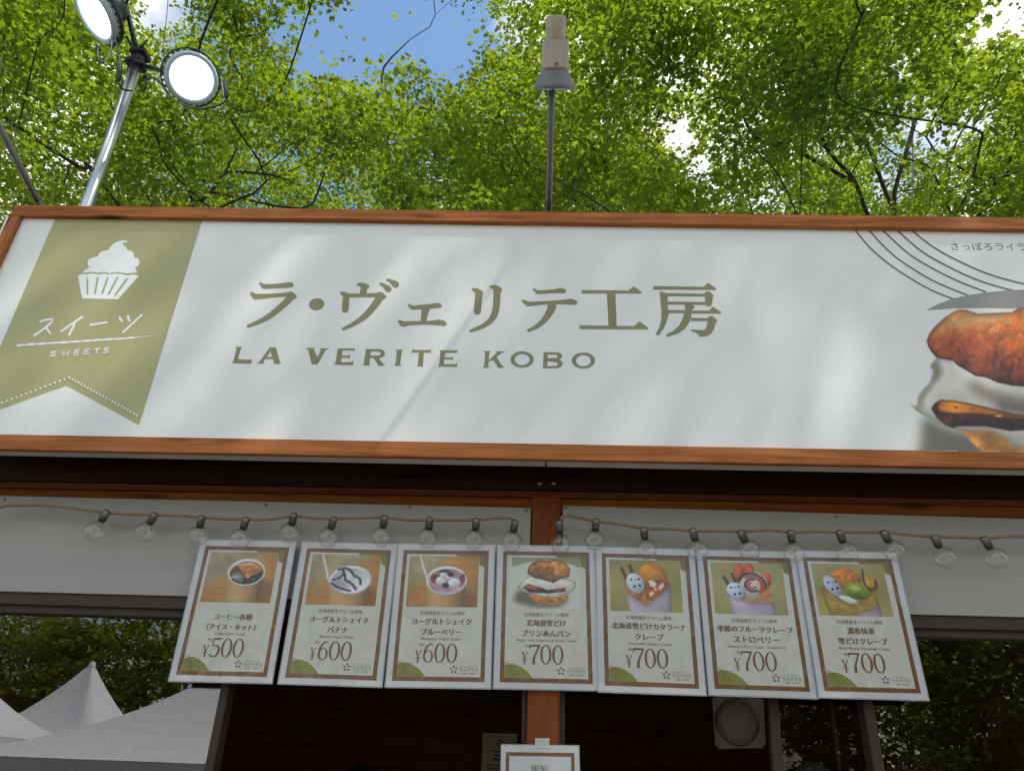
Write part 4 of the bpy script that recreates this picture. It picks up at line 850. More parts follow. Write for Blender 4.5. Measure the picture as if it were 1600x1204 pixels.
# menu card taped to the post
mc = Poster('menu_card', [(783, 1161.5), (907, 1163.5), (908.5, 1338), (778.5, 1336)], 'white card headed MENU with brown border taped to the lower middle post', None, 'menu card', None, None, 1.955)
mc.poly('laminate_film', [rect(0, 0, 1, 1.39)], FILM, 0.0)
mc.poly('card_paper', [rect(0.012, 0.012, 0.988, 1.378)], MARGIN, 0.0005)
mc.poly('brown_border', border(0.068, 0.09, 0.932, 1.30, 0.042), BROWN, 0.0010)
def serif_caps(p, cu, cv, h, mat):
    S = {'M': ([[(0, 0), (0.2, 0), (0.2, 0.04), (0.16, 0.05), (0.16, 0.95), (0.22, 0.96), (0.22, 1), (0, 1), (0, 0.96), (0.07, 0.95), (0.07, 0.05), (0, 0.04)], [(0.10, 0), (0.24, 0), (0.46, 0.72), (0.42, 0.95)], [(0.42, 0.95), (0.40, 0.86), (0.66, 0), (0.72, 0)], [(0.64, 0), (0.86, 0), (0.86, 0.04), (0.80, 0.05), (0.80, 0.95), (0.86, 0.96), (0.86, 1), (0.60, 1), (0.60, 0.96), (0.66, 0.95), (0.66, 0.05)]], 0.94),
         'E': ([[(0, 0), (0.56, 0), (0.58, 0.2), (0.54, 0.2), (0.48, 0.06), (0.20, 0.05), (0.20, 0.46), (0.36, 0.46), (0.40, 0.38), (0.42, 0.38), (0.42, 0.60), (0.40, 0.60), (0.36, 0.52), (0.20, 0.52), (0.20, 0.94), (0.48, 0.94), (0.58, 0.78), (0.61, 0.78), (0.58, 1), (0, 1), (0, 0.96), (0.08, 0.94), (0.08, 0.06), (0, 0.04)]], 0.70),
         'N': ([[(0, 0), (0.2, 0), (0.62, 0.72), (0.62, 0.05), (0.54, 0.04), (0.54, 0), (0.76, 0), (0.76, 0.04), (0.68, 0.05), (0.68, 1), (0.62, 1), (0.14, 0.2), (0.14, 0.95), (0.22, 0.96), (0.22, 1), (0, 1), (0, 0.96), (0.08, 0.95), (0.08, 0.05), (0, 0.04)]], 0.84),
         'U': ([[(0, 0), (0.28, 0), (0.28, 0.04), (0.20, 0.05), (0.20, 0.72), (0.25, 0.88), (0.38, 0.94), (0.52, 0.88), (0.58, 0.72), (0.58, 0.05), (0.50, 0.04), (0.50, 0), (0.72, 0), (0.72, 0.04), (0.64, 0.05), (0.64, 0.74), (0.56, 0.94), (0.36, 1.01), (0.16, 0.94), (0.08, 0.76), (0.08, 0.05), (0, 0.04)]], 0.76)}
    tot = sum(S[c][1] for c in 'MENU'); x = cu-tot*h/2; out = []
    for c in 'MENU':
        for q in S[c][0]: out.append([(x+a*h, cv-h/2+b*h) for a, b in q])
        x += S[c][1]*h
    p.poly('menu_lettering', out, mat, 0.0016, 0.000006)
serif_caps(mc, 0.5, 0.27, 0.068, pm((70, 58, 52), COAT))
tape = slab('tape', [(836, 1152), (858.5, 1152.5), (858.5, 1168), (836, 1167.5)], 1.9525, 1.953, FILM); adopt(tape, mc.root)

# ================================================================ STRING LIGHTS
FIL = simple('filament', (0.5, 0.33, 0.15), 0.4, var=0.1)
def bulb_part(parent, sx, sy, bx, by, Y):
    a = W(sx, sy, Y); b = W(bx, by, Y-0.012); d = (b-a).normalized(); L = (b-a).length; R_ = 0.0275
    top = a - d*0.014
    lathe('socket', [(0.0, 0.0), (0.0098, 0.0), (0.0106, 0.004), (0.0106, 0.010), (0.0098, 0.011), (0.0106, 0.013), (0.0106, 0.019)], top, d, SOCKET, parent, 14)
    lathe('socket_base', [(0.0106, 0.019), (0.0106, 0.026), (0.0088, 0.033), (0.0, 0.033)], top, d, SOCKD, parent, 14)
    c = L+0.014
    prof = [(0.0085, 0.030)]
    for k in range(11):
        t = -math.pi*0.40 + k*(math.pi*0.90)/10
        prof.append((R_*math.cos(t), c + R_*math.sin(t)))
    prof.append((0.0, c+R_))
    bl = lathe('bulb', prof, top, d, BULBG, parent, 20)
    f = tube('filament', [top+d*0.036, top+d*(c-0.012), top+d*(c-0.002)+Vector((0.006, 0, 0)), top+d*(c+0.006), top+d*(c-0.002)-Vector((0.006, 0, 0)), top+d*(c-0.012)], 0.0009, FIL, None, 5)
    f.parent = bl
def string_lights(name, label, bulbs, cable, Y=1.932):
    r = thing(name, label, 'string lights', tuple(W(cable[0][0], cable[0][1], Y)), 'strings of clear bulbs under the sign')
    pts = spline([W(x, y, Y+(0.012 if i in (0, len(cable)-1) else 0)) for i, (x, y) in enumerate(cable)], 6)
    tube('cable', pts, 0.0042, ROPE, r, 8)
    for sx, sy, bx, by in bulbs: bulb_part(r, sx, sy, bx, by, Y-0.004)
string_lights('string_lights', 'rope string of clear round bulbs across the white panel left of the post',
    [(163.5, 805, 148, 830), (238.7, 809, 226.5, 831), (314, 814, 309.7, 836.8), (382.8, 816.8, 375, 840.8), (458, 810, 453, 832), (520, 816, 513, 839), (600, 814, 596, 838), (671, 817, 668, 840), (743.7, 818, 741, 842), (803.7, 821, 799, 845)],
    [(-140, 800), (-60, 815), (0, 792), (40, 789), (90, 791), (163, 800), (200, 803), (239, 804), (290, 806), (314, 808), (382, 811), (420, 811), (458, 806), (490, 809), (520, 810), (560, 809), (600, 808), (640, 812), (671, 812), (744, 812), (775, 809), (797, 809), (805, 816)])
string_lights('string_lights', 'rope string of clear round bulbs running right from the post',
    [(874, 822, 875.7, 848.7), (930.5, 819, 929, 843), (1006.7, 832, 1009.5, 857), (1083.7, 834, 1090, 859), (1160, 837, 1171, 858), (1236, 837, 1239.5, 862), (1313.7, 837, 1324, 862), (1383.7, 837, 1398, 860), (1463, 845, 1477, 871), (1541, 847, 1557.5, 872)],
    [(876, 818), (879, 807), (895, 806), (930, 814), (965, 818), (1007, 825), (1045, 826), (1084, 829), (1120, 829), (1160, 830), (1200, 828), (1236, 831), (1275, 830), (1314, 831), (1350, 831), (1384, 831), (1420, 835), (1463, 838), (1500, 839), (1541, 840), (1600, 838), (1700, 846), (1760, 850)])

# ================================================================ LAMPS ON THE SIGN
def sign_lamp(px, py, label, turn=0.0):
    base = W(px, py, YS+0.05); base.z -= 0.02
    arm_d = Vector((0.0, -math.cos(math.radians(17)), math.sin(math.radians(17))))
    r = thing('sign_spotlight', label, 'spotlight', tuple(base), 'spotlights on arms over the sign')
    end = base + arm_d*0.47
    tube('arm', [base-arm_d*0.02, base+arm_d*0.2, end], 0.0098, GREYP, r, 12)
    lathe('arm_foot', [(0.0, -0.01), (0.020, -0.01), (0.020, 0.004), (0.011, 0.010), (0.010, 0.03)], base, arm_d, GREYP, r, 16)
    ax = Vector((turn, 0.765, -0.644+0.3*turn)).normalized()                    # lamp looks back down at the sign
    c = end + Vector((0.008, -0.014, 0.0)) - ax*0.052
    lathe('housing', [(0, -0.070), (0.023, -0.070), (0.0275, -0.067), (0.0285, -0.010), (0.0285, -0.008), (0.0365, -0.007), (0.0380, 0.057), (0.040, 0.058), (0.040, 0.062), (0.0365, 0.063), (0.0365, 0.066)], c, ax, CREAM, r, 36)
    lathe('skirt', [(0.0365, 0.066), (0.039, 0.069), (0.041, 0.073), (0.052, 0.097), (0.0575, 0.104), (0.0585, 0.114), (0.054, 0.116), (0.050, 0.111)], c, ax, LAMPG, r, 36)
    lathe('lens', [(0.0, 0.121), (0.03, 0.120), (0.048, 0.116), (0.052, 0.113)], c, ax, LENS, r, 36)
    lathe('clip', [(0, -0.003), (0.004, -0.003), (0.004, 0.003), (0, 0.003)], c+ax*0.061+Vector((0.004, -0.034, -0.022)), ax, SCREW, r, 8)
    lathe('pivot', [(0, -0.016), (0.014, -0.016), (0.014, 0.016), (0, 0.016)], end, (1, 0, 0), GREYP, r, 16)
sign_lamp(857.5, 331, 'cream and grey spotlight on an arm above the middle of the sign')
sign_lamp(68, 319, 'spotlight on an arm at the left end of the sign', 1.0)

# ================================================================ FLOODLIGHTS ON A POLE
YPOLE = 2.2
pb = W(136, 322, YPOLE); pt = W(219.5, 85, YPOLE); pole_x = (pb.x+pt.x)/2
EMIT = bpy.data.materials.new('led_face'); EMIT.use_nodes = True
_e = EMIT.node_tree.nodes['Principled BSDF']; _e.inputs['Base Color'].default_value = (0.9, 0.9, 0.9, 1); _e.inputs['Emission Color'].default_value = (0.93, 0.97, 1, 1); _e.inputs['Emission Strength'].default_value = 4.0
RIMB = simple('pale_blue_rim', (0.42, 0.55, 0.60), 0.3, var=0.08)
FINM = simple('black_housing_fins', (0.03, 0.04, 0.045), 0.4, var=0.2)
fp = thing('floodlight_pole', 'galvanised steel pole standing behind the left end of the sign', 'pole', (pb.x, YPOLE, 2.65))
poletop = Vector((pt.x, YPOLE, pt.z))
tube('tube', [(pb.x+0.003, YPOLE, 2.66), tuple(pb), tuple(poletop)], 0.0243, STEEL, fp, 24)
lathe('coupler', [(0.0246, -0.006), (0.0254, -0.005), (0.0254, 0.0), (0.0246, 0.001)], W(150, 270, YPOLE), (0, 0, 1), BLACKM, fp, 24)
lathe('cap', [(0.0, 0.012), (0.020, 0.012), (0.0262, 0.006), (0.0262, -0.05), (0.0245, -0.05)], poletop+Vector((0, 0, -0.01)), (0, 0, 1), BLACKM, fp, 24)
box('foot_plate', (pb.x-0.08, YPOLE-0.08, 2.70), (pb.x+0.08, YPOLE+0.08, 2.712), STEEL, fp)
def floodlight(center, normal, R_, label, hub):
    n = Vector(normal).normalized(); u, w_ = frame_axes(n)
    r = thing('led_floodlight', label, 'floodlight', tuple(center), 'round floodlights on the pole')
    lathe('led_face', [(0.0, 0.0), (R_*0.80, 0.0)], center, n, EMIT, r, 40)
    lathe('rim', [(R_*0.80, 0.0), (R_*0.81, 0.010), (R_*0.90, 0.014), (R_*0.99, 0.008), (R_, -0.004), (R_, -0.02), (R_*0.9, -0.022)], center, n, RIMB, r, 40)
    lathe('housing', [(R_*0.99, -0.016), (R_*1.0, -0.03), (R_*0.92, -0.05), (R_*0.55, -0.07), (R_*0.50, -0.11), (R_*0.42, -0.13), (0, -0.132)], center, n, FINM, r, 32)
    V = []; F = []
    for k in range(28):                                   # cooling lugs round the housing
        a = 2*math.pi*k/28; d = u*math.cos(a)+w_*math.sin(a); t = n.cross(d)
        for (q, h) in ((R_*0.97, -0.012), (R_*1.09, -0.016), (R_*1.09, -0.034), (R_*0.6, -0.075)):
            V += [center+d*q+n*h+t*0.004, center+d*q+n*h-t*0.004]
        b = len(V)-8; F += [(b, b+2, b+3, b+1), (b+2, b+4, b+5, b+3), (b+4, b+6, b+7, b+5), (b, b+4, b+2), (b+1, b+3, b+5), (b, b+6, b+4), (b+1, b+5, b+7)]
    adopt(mesh_obj('cooling_lugs', V, F, FINM), r)
    ringp = [center+n*-0.022+(u*math.cos(a)+w_*math.sin(a))*R_*1.10 for a in [2*math.pi*k/40 for k in range(41)]]
    tube('guard_ring', ringp, 0.0035, BLACKM, r, 6)
    sc_ = [(u*math.cos(a)+w_*math.sin(a)) for a in [2*math.pi*k/12 for k in range(12)]]
    for q in sc_: lathe('lens_screw', [(0, 0.003), (0.003, 0.003), (0.003, 0.0)], center+q*R_*0.74+n*0.0005, n, SCREW, r, 6)
    # U bracket from the housing sides to the clamp
    side = n.cross(Vector(hub)-center).normalized()
    back = center - n*0.16
    br = [center+side*R_*1.08-n*0.03, center+side*R_*1.08-n*0.13, back+side*R_*0.4, back-side*R_*0.4, center-side*R_*1.08-n*0.13, center-side*R_*1.08-n*0.03]
    tube('bracket', br, 0.008, BLACKM, r, 6)
    tube('mount_arm', [back, (back+Vector(hub))/2, Vector(hub)], 0.011, BLACKM, r, 8)
    return r
hubR = poletop+Vector((0.02, 0, -0.075)); hubL = poletop+Vector((-0.01, -0.01, -0.005))
cR = W(299.5, 122, YPOLE-0.10); cL = W(149, 22, YPOLE-0.16)
toC = (CAM-cR).normalized()
fR = floodlight(cR, toC+Vector((0.18, 0.0, -0.02)), 0.108, 'lit round floodlight facing forward, right of the pole top', hubR)
toL = (CAM-cL).normalized()
fL = floodlight(cL, toL+Vector((-0.95, 0.25, -0.05)), 0.128, 'lit round floodlight turned to the left, at the picture top', hubL)
for (h, dz) in ((hubR, 0), (hubL, 0)):
    box('clamp', (poletop.x-0.036, YPOLE-0.036, h.z-0.016), (poletop.x+0.036, YPOLE+0.036, h.z+0.016), BLACKM, fp, 0.005)
tube('clamp_bolt', [poletop+Vector((-0.02, -0.05, 0.0)), poletop+Vector((-0.05, -0.06, 0.045))], 0.006, BLACKM, fp, 8)
tube('clamp_bolt', [poletop+Vector((0.03, -0.05, -0.02)), poletop+Vector((0.055, -0.06, 0.02))], 0.006, BLACKM, fp, 8)
tube('clamp_bolt', [poletop+Vector((0.02, -0.04, -0.09)), poletop+Vector((0.05, -0.05, -0.12))], 0.007, BLACKM, fp, 8)
def cable(name, pts, plug, owner):
    P = spline([W(x, y, Y) for x, y, Y in pts], 6)
    o = tube(name, P, 0.0042, RUBBER, owner, 6)
    (x0, y0), (x1, y1), Y = plug
    tube('plug', [W(x0, y0, Y), W(x0+(x1-x0)*0.1, y0+(y1-y0)*0.1, Y), W(x0+(x1-x0)*0.9, y0+(y1-y0)*0.9, Y), W(x1, y1, Y)], [0.006, 0.0105, 0.0105, 0.006], RUBBER, owner, 10)
cable('cable', [(182, 50, 2.12), (184, 80, 2.1), (187, 100, 2.1), (185, 128, 2.1), (193, 140, 2.12), (206, 142, 2.16)], ((187, 99), (185, 127), 2.1), fL)
cable('cable', [(178, 55, 2.12), (172, 85, 2.08), (160, 98, 2.06), (153, 88, 2.06), (154, 72, 2.08)], ((153, 70), (154, 80), 2.08), fL)
cable('cable', [(226, 128, 2.15), (240, 122, 2.1), (255, 135, 2.08), (275, 158, 2.08), (310, 170, 2.06), (340, 165, 2.06), (353, 155, 2.06), (353, 130, 2.06), (345, 120, 2.08)], ((350, 126), (354, 154), 2.06), fR)
cable('cable', [(214, 145, 2.17), (224, 142, 2.13), (229, 130, 2.12), (226, 118, 2.14)], ((227, 122), (226, 118), 2.13), fR)

# ================================================================ INSIDE THE KIOSK
fan = thing('ventilation_fan', 'pale square ventilation fan with round plate on the inner plank wall', 'fan', tuple(W(1155, 1172, 4.05)))
FANM = simple('fan_plastic', (0.85, 0.78, 0.70), 0.4, var=0.06)
slab('cover', [(1114, 1085), (1194, 1087), (1198, 1167), (1120, 1169)], 4.01, 4.07, FANM, fan, 0.012)
fc = W(1153, 1127, 4.0); lathe('round_plate', [(0, -0.016), (0.075, -0.014), (0.088, -0.004), (0.09, 0.012)], fc, (0, 1, 0), FANM, fan, 36)
lathe('ring', [(0.094, 0.010), (0.098, -0.004), (0.104, -0.004), (0.108, 0.012)], fc, (0, 1, 0), simple('fan_ring', (0.5, 0.5, 0.48), 0.2, metal=0.7), fan, 36)
nb = Poster('notice_sheet', [(754, 1144), (808, 1146), (807, 1225), (751, 1223)], 'small olive notice sheet on the inner wall left of the post', None, 'notice', None, None, 4.06)
nb.poly('sheet', [rect(0, 0, 1, 1.42)], simple('olive_notice', (0.40, 0.37, 0.24), 0.6, var=0.05), 0.0)
NK = pm((58, 50, 38)); nb.poly('round_mark', ring(0.5, 0.24, 0.09, 0.09, 0.05, 0.05, 16), NK, 0.002)
nb.poly('text_lines', [rect(0.30, 0.44, 0.70, 0.49), rect(0.36, 0.55, 0.64, 0.59), rect(0.30, 0.65, 0.70, 0.69), rect(0.14, 0.80, 0.86, 0.83), rect(0.14, 0.88, 0.86, 0.91), rect(0.14, 0.96, 0.6, 0.99)], NK, 0.002)
# two people standing inside, only the tops of their heads reach the picture
SKIN = simple('skin', (0.52, 0.33, 0.24), 0.5, var=0.05); HAIR = simple('dark_hair', (0.015, 0.012, 0.010), 0.5, var=0.3, scale=60)
def person(label, x, y, ztop, hatmat, shirt, cap):
    r = thing('person', label, 'person', (x, y, 0.10)); s = (ztop-0.10)/1.74
    def V3(a, b, c): return Vector((x+a*s, y+b*s, 0.10+c*s))
    joints = {'pelvis': (0, 0, 0.93, 0.14, 0.10), 'waist': (0, 0, 1.08, 0.125, 0.09), 'chest': (0, 0.0, 1.28, 0.155, 0.105), 'neckbase': (0, 0.01, 1.42, 0.07, 0.06), 'neck': (0, 0.0, 1.49, 0.052, 0.052), 'head': (0, -0.015, 1.56, 0.07, 0.085), 'headtop': (0, -0.01, 1.66, 0.072, 0.088)}
    bm = bmesh.new(); sk = bm.verts.layers.skin.verify(); vd = {}
    def jv(k, co, rx, ry, root=False):
        v = bm.verts.new(V3(*co)); v[sk].radius = (rx*s, ry*s); v[sk].use_root = root; vd[k] = v
    for k, (a, b, c, rx, ry) in joints.items(): jv(k, (a, b, c), rx, ry, k == 'pelvis')
    ch = ['pelvis', 'waist', 'chest', 'neckbase', 'neck', 'head', 'headtop']
    for a, b in zip(ch, ch[1:]): bm.edges.new((vd[a], vd[b]))
    for sd in (-1, 1):
        q = [('hip', (0.09, 0, 0.88), 0.085), ('knee', (0.10, -0.01, 0.48), 0.055), ('ankle', (0.10, 0.02, 0.08), 0.038), ('toe', (0.11, -0.14, 0.03), 0.032)]
        prev = 'pelvis'
        for k, (a, b, c), rr in q: jv(k+str(sd), (a*sd, b, c), rr, rr); bm.edges.new((vd[prev], vd[k+str(sd)])); prev = k+str(sd)
        q = [('shoulder', (0.18, 0.0, 1.38), 0.055), ('elbow', (0.23, 0.02, 1.10), 0.04), ('wrist', (0.20, -0.20, 0.98), 0.028), ('hand', (0.17, -0.28, 0.97), 0.026)]
        prev = 'neckbase'
        for k, (a, b, c), rr in q: jv(k+str(sd), (a*sd, b, c), rr, rr); bm.edges.new((vd[prev], vd[k+str(sd)])); prev = k+str(sd)
        for fi in range(5):
            a0 = (0.17*sd+(fi-2)*0.016, -0.30, 0.968); a1 = (0.17*sd+(fi-2)*0.019, -0.345+0.012*abs(fi-2), 0.95)
            if fi == (0 if sd > 0 else 4): a0 = (0.145*sd, -0.27, 0.965); a1 = (0.125*sd, -0.30, 0.955)
            jv('f%d%d' % (fi, sd), a0, 0.010, 0.010); bm.edges.new((vd['hand'+str(sd)], vd['f%d%d' % (fi, sd)])); jv('g%d%d' % (fi, sd), a1, 0.008, 0.008); bm.edges.new((vd['f%d%d' % (fi, sd)], vd['g%d%d' % (fi, sd)]))
    o = bm_obj('body', bm, shirt, None, True); adopt(o, r)
    m1 = o.modifiers.new('skin', 'SKIN'); m1.use_smooth_shade = True; m2 = o.modifiers.new('sub', 'SUBSURF'); m2.levels = m2.render_levels = 1
    # head with face over the skinned neck
    hc = V3(0, -0.012, 1.60); hv = []
    bm = bmesh.new(); bmesh.ops.create_uvsphere(bm, u_segments=24, v_segments=18, radius=1)
    for v in bm.verts:
        c = v.co; jaw = max(0, -c.z); wx = 0.078*(1-0.28*jaw); wy = 0.098*(1-0.12*jaw)
        nose = 0.022*math.exp(-(c.x/0.16)**2-((c.z+0.10)/0.22)**2) if c.y < 0 else 0
        eye = -0.010*math.exp(-((abs(c.x)-0.40)/0.16)**2-((c.z-0.05)/0.14)**2) if c.y < 0 else 0
        lip = 0.006*math.exp(-(c.x/0.30)**2-((c.z+0.48)/0.08)**2) if c.y < 0 else 0
        v.co = hc + Vector((c.x*wx, c.y*wy-(nose+eye+lip), c.z*0.118))*s
    adopt(bm_obj('head', bm, SKIN, None, True), r)
    for sd in (-1, 1):
        lathe('eye', [(0, 0.004), (0.008, 0.002), (0.009, 0)], hc+Vector((0.031*sd, -0.087, 0.006))*s, (0, -1, 0), HAIR, r, 10)
        lathe('ear', [(0, 0.010), (0.012, 0.009), (0.020, 0.0), (0.014, -0.008)], hc+Vector((0.074*sd, 0.004, -0.004))*s, (sd, 0.2, 0), SKIN, r, 12)
    bm = bmesh.new(); bmesh.ops.create_uvsphere(bm, u_segments=28, v_segments=18, radius=1)
    for v in bm.verts:
        c = v.co; low = -0.05 if c.y < -0.2 else -0.62
        zz = max(c.z, 0.28 if (cap or c.y < -0.35) else low)
        v.co = hc + Vector((c.x*0.086, c.y*0.106, 0.008+zz*0.128))*s
    adopt(bm_obj('cap' if cap else 'hair', bm, hatmat, None, True), r)
    if cap:
        V = []; F = []
        for k in range(13):
            a = math.pi*(1.1+0.8*k/12); V += [hc+Vector((0.080*math.cos(a), 0.098*math.sin(a), 0.046))*s, hc+Vector((0.082*math.cos(a), 0.10*math.sin(a)-0.07*math.sin(math.pi*k/12), 0.036))*s]
        for k in range(12): F.append((2*k, 2*k+1, 2*k+3, 2*k+2))
        o = adopt(mesh_obj('cap_peak', V, F, hatmat, None, True), r); so_ = o.modifiers.new('thick', 'SOLIDIFY'); so_.thickness = 0.004
w1 = W(1267, 1187, 2.75); person('person in a grey cap standing behind the sliding sash glass', w1.x, 2.75, w1.z, simple('grey_cap', (0.17, 0.19, 0.21), 0.8), simple('dark_shirt', (0.04, 0.04, 0.05), 0.8), True)
w2 = W(567, 1191, 3.1); person('person with dark hair deep inside the left opening', w2.x, 3.1, w2.z, HAIR, simple('brown_apron_shirt', (0.05, 0.03, 0.02), 0.8), False)

# ================================================================ TREES BEHIND AND OVER THE KIOSK
LT = np.array([(0, 0, 0), (0.60, 0.10, 0.10), (0.27, 0.38, 0.02), (0.50, 0.80, 0.08), (0, 1.08, -0.06), (-0.50, 0.80, 0.08), (-0.27, 0.38, 0.02), (-0.60, 0.10, 0.10)], dtype=np.float64)
LTF = np.array([(0, k, k+1) for k in range(1, 7)], dtype=np.int64)
LQ = np.array([(0, 0, 0), (0.45, 0.5, 0.06), (0, 1.05, -0.04), (-0.45, 0.5, 0.06)], dtype=np.float64)
LQF = np.array([(0, 1, 2), (0, 2, 3)], dtype=np.int64)
def norm_rows(a): return a/np.maximum(np.linalg.norm(a, axis=1, keepdims=True), 1e-9)
def leaf_mesh(name, pos, tip, nor, size, mat, LT=LT, LTF=LTF):
    """pos, tip direction, normal and size per leaf -> one mesh of small palmate leaves"""
    n = len(pos); tip = norm_rows(tip); x = norm_rows(np.cross(tip, nor)); nz = np.cross(x, tip)
    co = pos[:, None, :] + size[:, None, None]*(LT[None, :, 0:1]*x[:, None, :] + LT[None, :, 1:2]*tip[:, None, :] + LT[None, :, 2:3]*nz[:, None, :])
    k = LT.shape[0]; fa = (LTF[None]+(np.arange(n)*k)[:, None, None]).reshape(-1, 3)
    me = bpy.data.meshes.new(name); me.vertices.add(n*k); me.vertices.foreach_set('co', co.reshape(-1).astype(np.float32))
    me.loops.add(len(fa)*3); me.loops.foreach_set('vertex_index', fa.reshape(-1).astype(np.int32))
    me.polygons.add(len(fa)); me.polygons.foreach_set('loop_start', (np.arange(len(fa))*3).astype(np.int32))
    me.update(calc_edges=True); me.materials.append(mat)
    o = bpy.data.objects.new(name, me); C.objects.link(o); return o
def project_np(p):
    d = p-np.array(CAM); zc = d@np.array(fwd); zc = np.where(zc > 0.1, zc, 0.1)
    return 800+FPX*(d@np.array(rgt))/zc, 602-FPX*(d@np.array(upv))/zc, d@np.array(fwd)
def spray_leaves(cl, rad, per, size, R_):
    """flattened sprays of leaves round clump centres"""
    n = len(cl)*per; c = np.repeat(cl, per, axis=0); rr = np.repeat(rad, per)
    a = R_.uniform(0, 2*np.pi, n); q = np.sqrt(R_.uniform(0, 1, n))*rr
    tilt = np.repeat(R_.normal(0, 0.30, (len(cl), 2)), per, axis=0)
    dx, dy = q*np.cos(a), q*np.sin(a)
    pos = c + np.stack([dx, dy, dx*tilt[:, 0]+dy*tilt[:, 1]-0.35*q*q/np.maximum(rr, 0.05)+R_.normal(0, 0.07, n)], 1)
    tip = np.stack([np.cos(a)+R_.normal(0, 0.7, n), np.sin(a)+R_.normal(0, 0.7, n), -0.35+R_.normal(0, 0.35, n)], 1)
    nor = np.stack([R_.normal(0, 0.42, n), R_.normal(0, 0.42, n), np.ones(n)], 1)
    return pos, tip, nor, size*R_.uniform(0.65, 1.25, n)
def grow(trunk, seeds, clumps, r_tip=0.006, seed_r=0.013):
    """join clump centres to the nearest limb so that branches fork as they go"""
    nodes = [Vector(p) for p in trunk]; par = [-1]+list(range(len(trunk)-1)); dist = [0.0]
    for i in range(1, len(nodes)): dist.append(dist[-1]+(nodes[i]-nodes[i-1]).length)
    seedn = []
    for s in seeds:                                       # limbs that are laid out, each starts from the nearest node
        q0 = Vector(s[0]); j = min(range(len(nodes)), key=lambda k: (nodes[k]-q0).length + (0.4*max(0, nodes[k].z-q0.z)))
        prev = j
        for q in s:
            seedn.append(len(nodes)); q = Vector(q); nodes.append(q); par.append(prev); dist.append(dist[prev]+(q-nodes[prev]).length); prev = len(nodes)-1
    base = np.array(trunk[-1])
    order = np.argsort(np.linalg.norm(clumps-base, axis=1)); leafnodes = []
    NP = np.array([tuple(v) for v in nodes]); ND = np.array(dist)
    for k in order:
        c = clumps[k]; dv = NP-c; dd = np.linalg.norm(dv, axis=1)
        cost = dd + 0.22*ND + 0.8*np.maximum(0, NP[:, 2]-c[2]-0.05); cost[:max(1, len(trunk)-2)] += 3
        j = int(np.argmin(cost)); p0 = Vector(NP[j]); p1 = Vector(c)-Vector((0, 0, 0.05)); L = (p1-p0).length
        m = max(1, int(L/0.45)); prev = j
        for t in range(1, m+1):
            f = t/m; q = p0.lerp(p1, f) + Vector((random.gauss(0, 0.02), random.gauss(0, 0.02), 0.12*L*f*(1-f)))*(1 if t < m else 0)
            nodes.append(q); par.append(prev); dist.append(dist[prev]+(q-nodes[prev]).length); prev = len(nodes)-1
        leafnodes.append(prev); NP = np.array([tuple(v) for v in nodes]); ND = np.array(dist)
    n = len(nodes); w_ = np.zeros(n); ch = [[] for _ in range(n)]
    for i in range(n):
        if par[i] >= 0: ch[par[i]].append(i)
    for i in range(n-1, -1, -1):
        w_[i] = (r_tip**2.3 if not ch[i] else sum(w_[c] for c in ch[i]))
    rd_ = 0.72*w_**(1/2.3)
    for i in seedn: rd_[i] = max(rd_[i], seed_r)
    return nodes, par, rd_, ch
def branch_mesh(name, nodes, par, rad, ch, mat, seg=6, rmax=0.16):
    V = []; F = []; done = set()
    starts = [(0, -1)]
    while starts:
        i, p = starts.pop(); pts = []; rr = []
        if p >= 0: pts.append(nodes[p]); rr.append(min(rad[i]*1.05, rad[p]))
        while True:
            pts.append(nodes[i]); rr.append(rad[i]); cs = ch[i]
            if not cs: break
            b = max(cs, key=lambda c: rad[c])
            for c in cs:
                if c != b: starts.append((c, i))
            i = b
        rr = [min(r, rmax if q.z < 4.6 else 0.05) for r, q in zip(rr, pts)]
        if len(pts) >= 3 and rr[0] > 0.006:
            ps = spline(pts, 3); rr = list(np.interp(np.linspace(0, len(pts)-1, len(ps)), range(len(pts)), rr)); pts = ps
        if len(pts) >= 2:
            v, f = tube_data(pts, rr, seg if rr[0] > 0.012 else 4, caps=False, base=0)
            b0 = len(V); V += v; F += [tuple(q+b0 for q in face) for face in f]
    return mesh_obj(name, V, F, mat, smooth=True)
# openings in the canopy where the sky shows (direction seen from the stall front), softened by noise
GAPS = [(600, 40, 150, 62, 1.0), (520, 95, 70, 36, 0.9), (700, 95, 62, 34, 0.85), (455, 22, 26, 26, 0.7), (1062, 212, 26, 38, 1.0), (1095, 262, 26, 26, 1.0), (1590, 22, 75, 40, 1.0), (1545, 52, 32, 26, 0.8), (1195, 318, 32, 20, 0.9), (1045, 128, 34, 20, 0.6), (1290, 232, 24, 18, 0.5), (1415, 105, 22, 26, 0.6), (690, 20, 90, 28, 0.5), (400, 12, 50, 22, 0.5), (1440, 200, 20, 14, 0.5), (985, 165, 14, 22, 0.5), (1110, 110, 24, 16, 0.5)]
def gap_keep(p, R_, grow_=1.0):
    px_, py_, zc = project_np(p); k = np.ones(len(p), bool)
    for cx, cy, rx, ry, s in GAPS:
        wob = 1+0.55*np.sin(px_*0.061+cx)*np.sin(py_*0.083+cy)+0.30*np.sin(px_*0.15+py_*0.11+cx)+0.2*np.sin(px_*0.29-py_*0.33)
        d = (((px_-cx)/(rx*grow_))**2+((py_-cy)/(ry*grow_))**2)*wob
        k &= ~((d < 1.0) & (zc > 0.3) & (R_.uniform(0, 1, len(p)) < s))
    return k
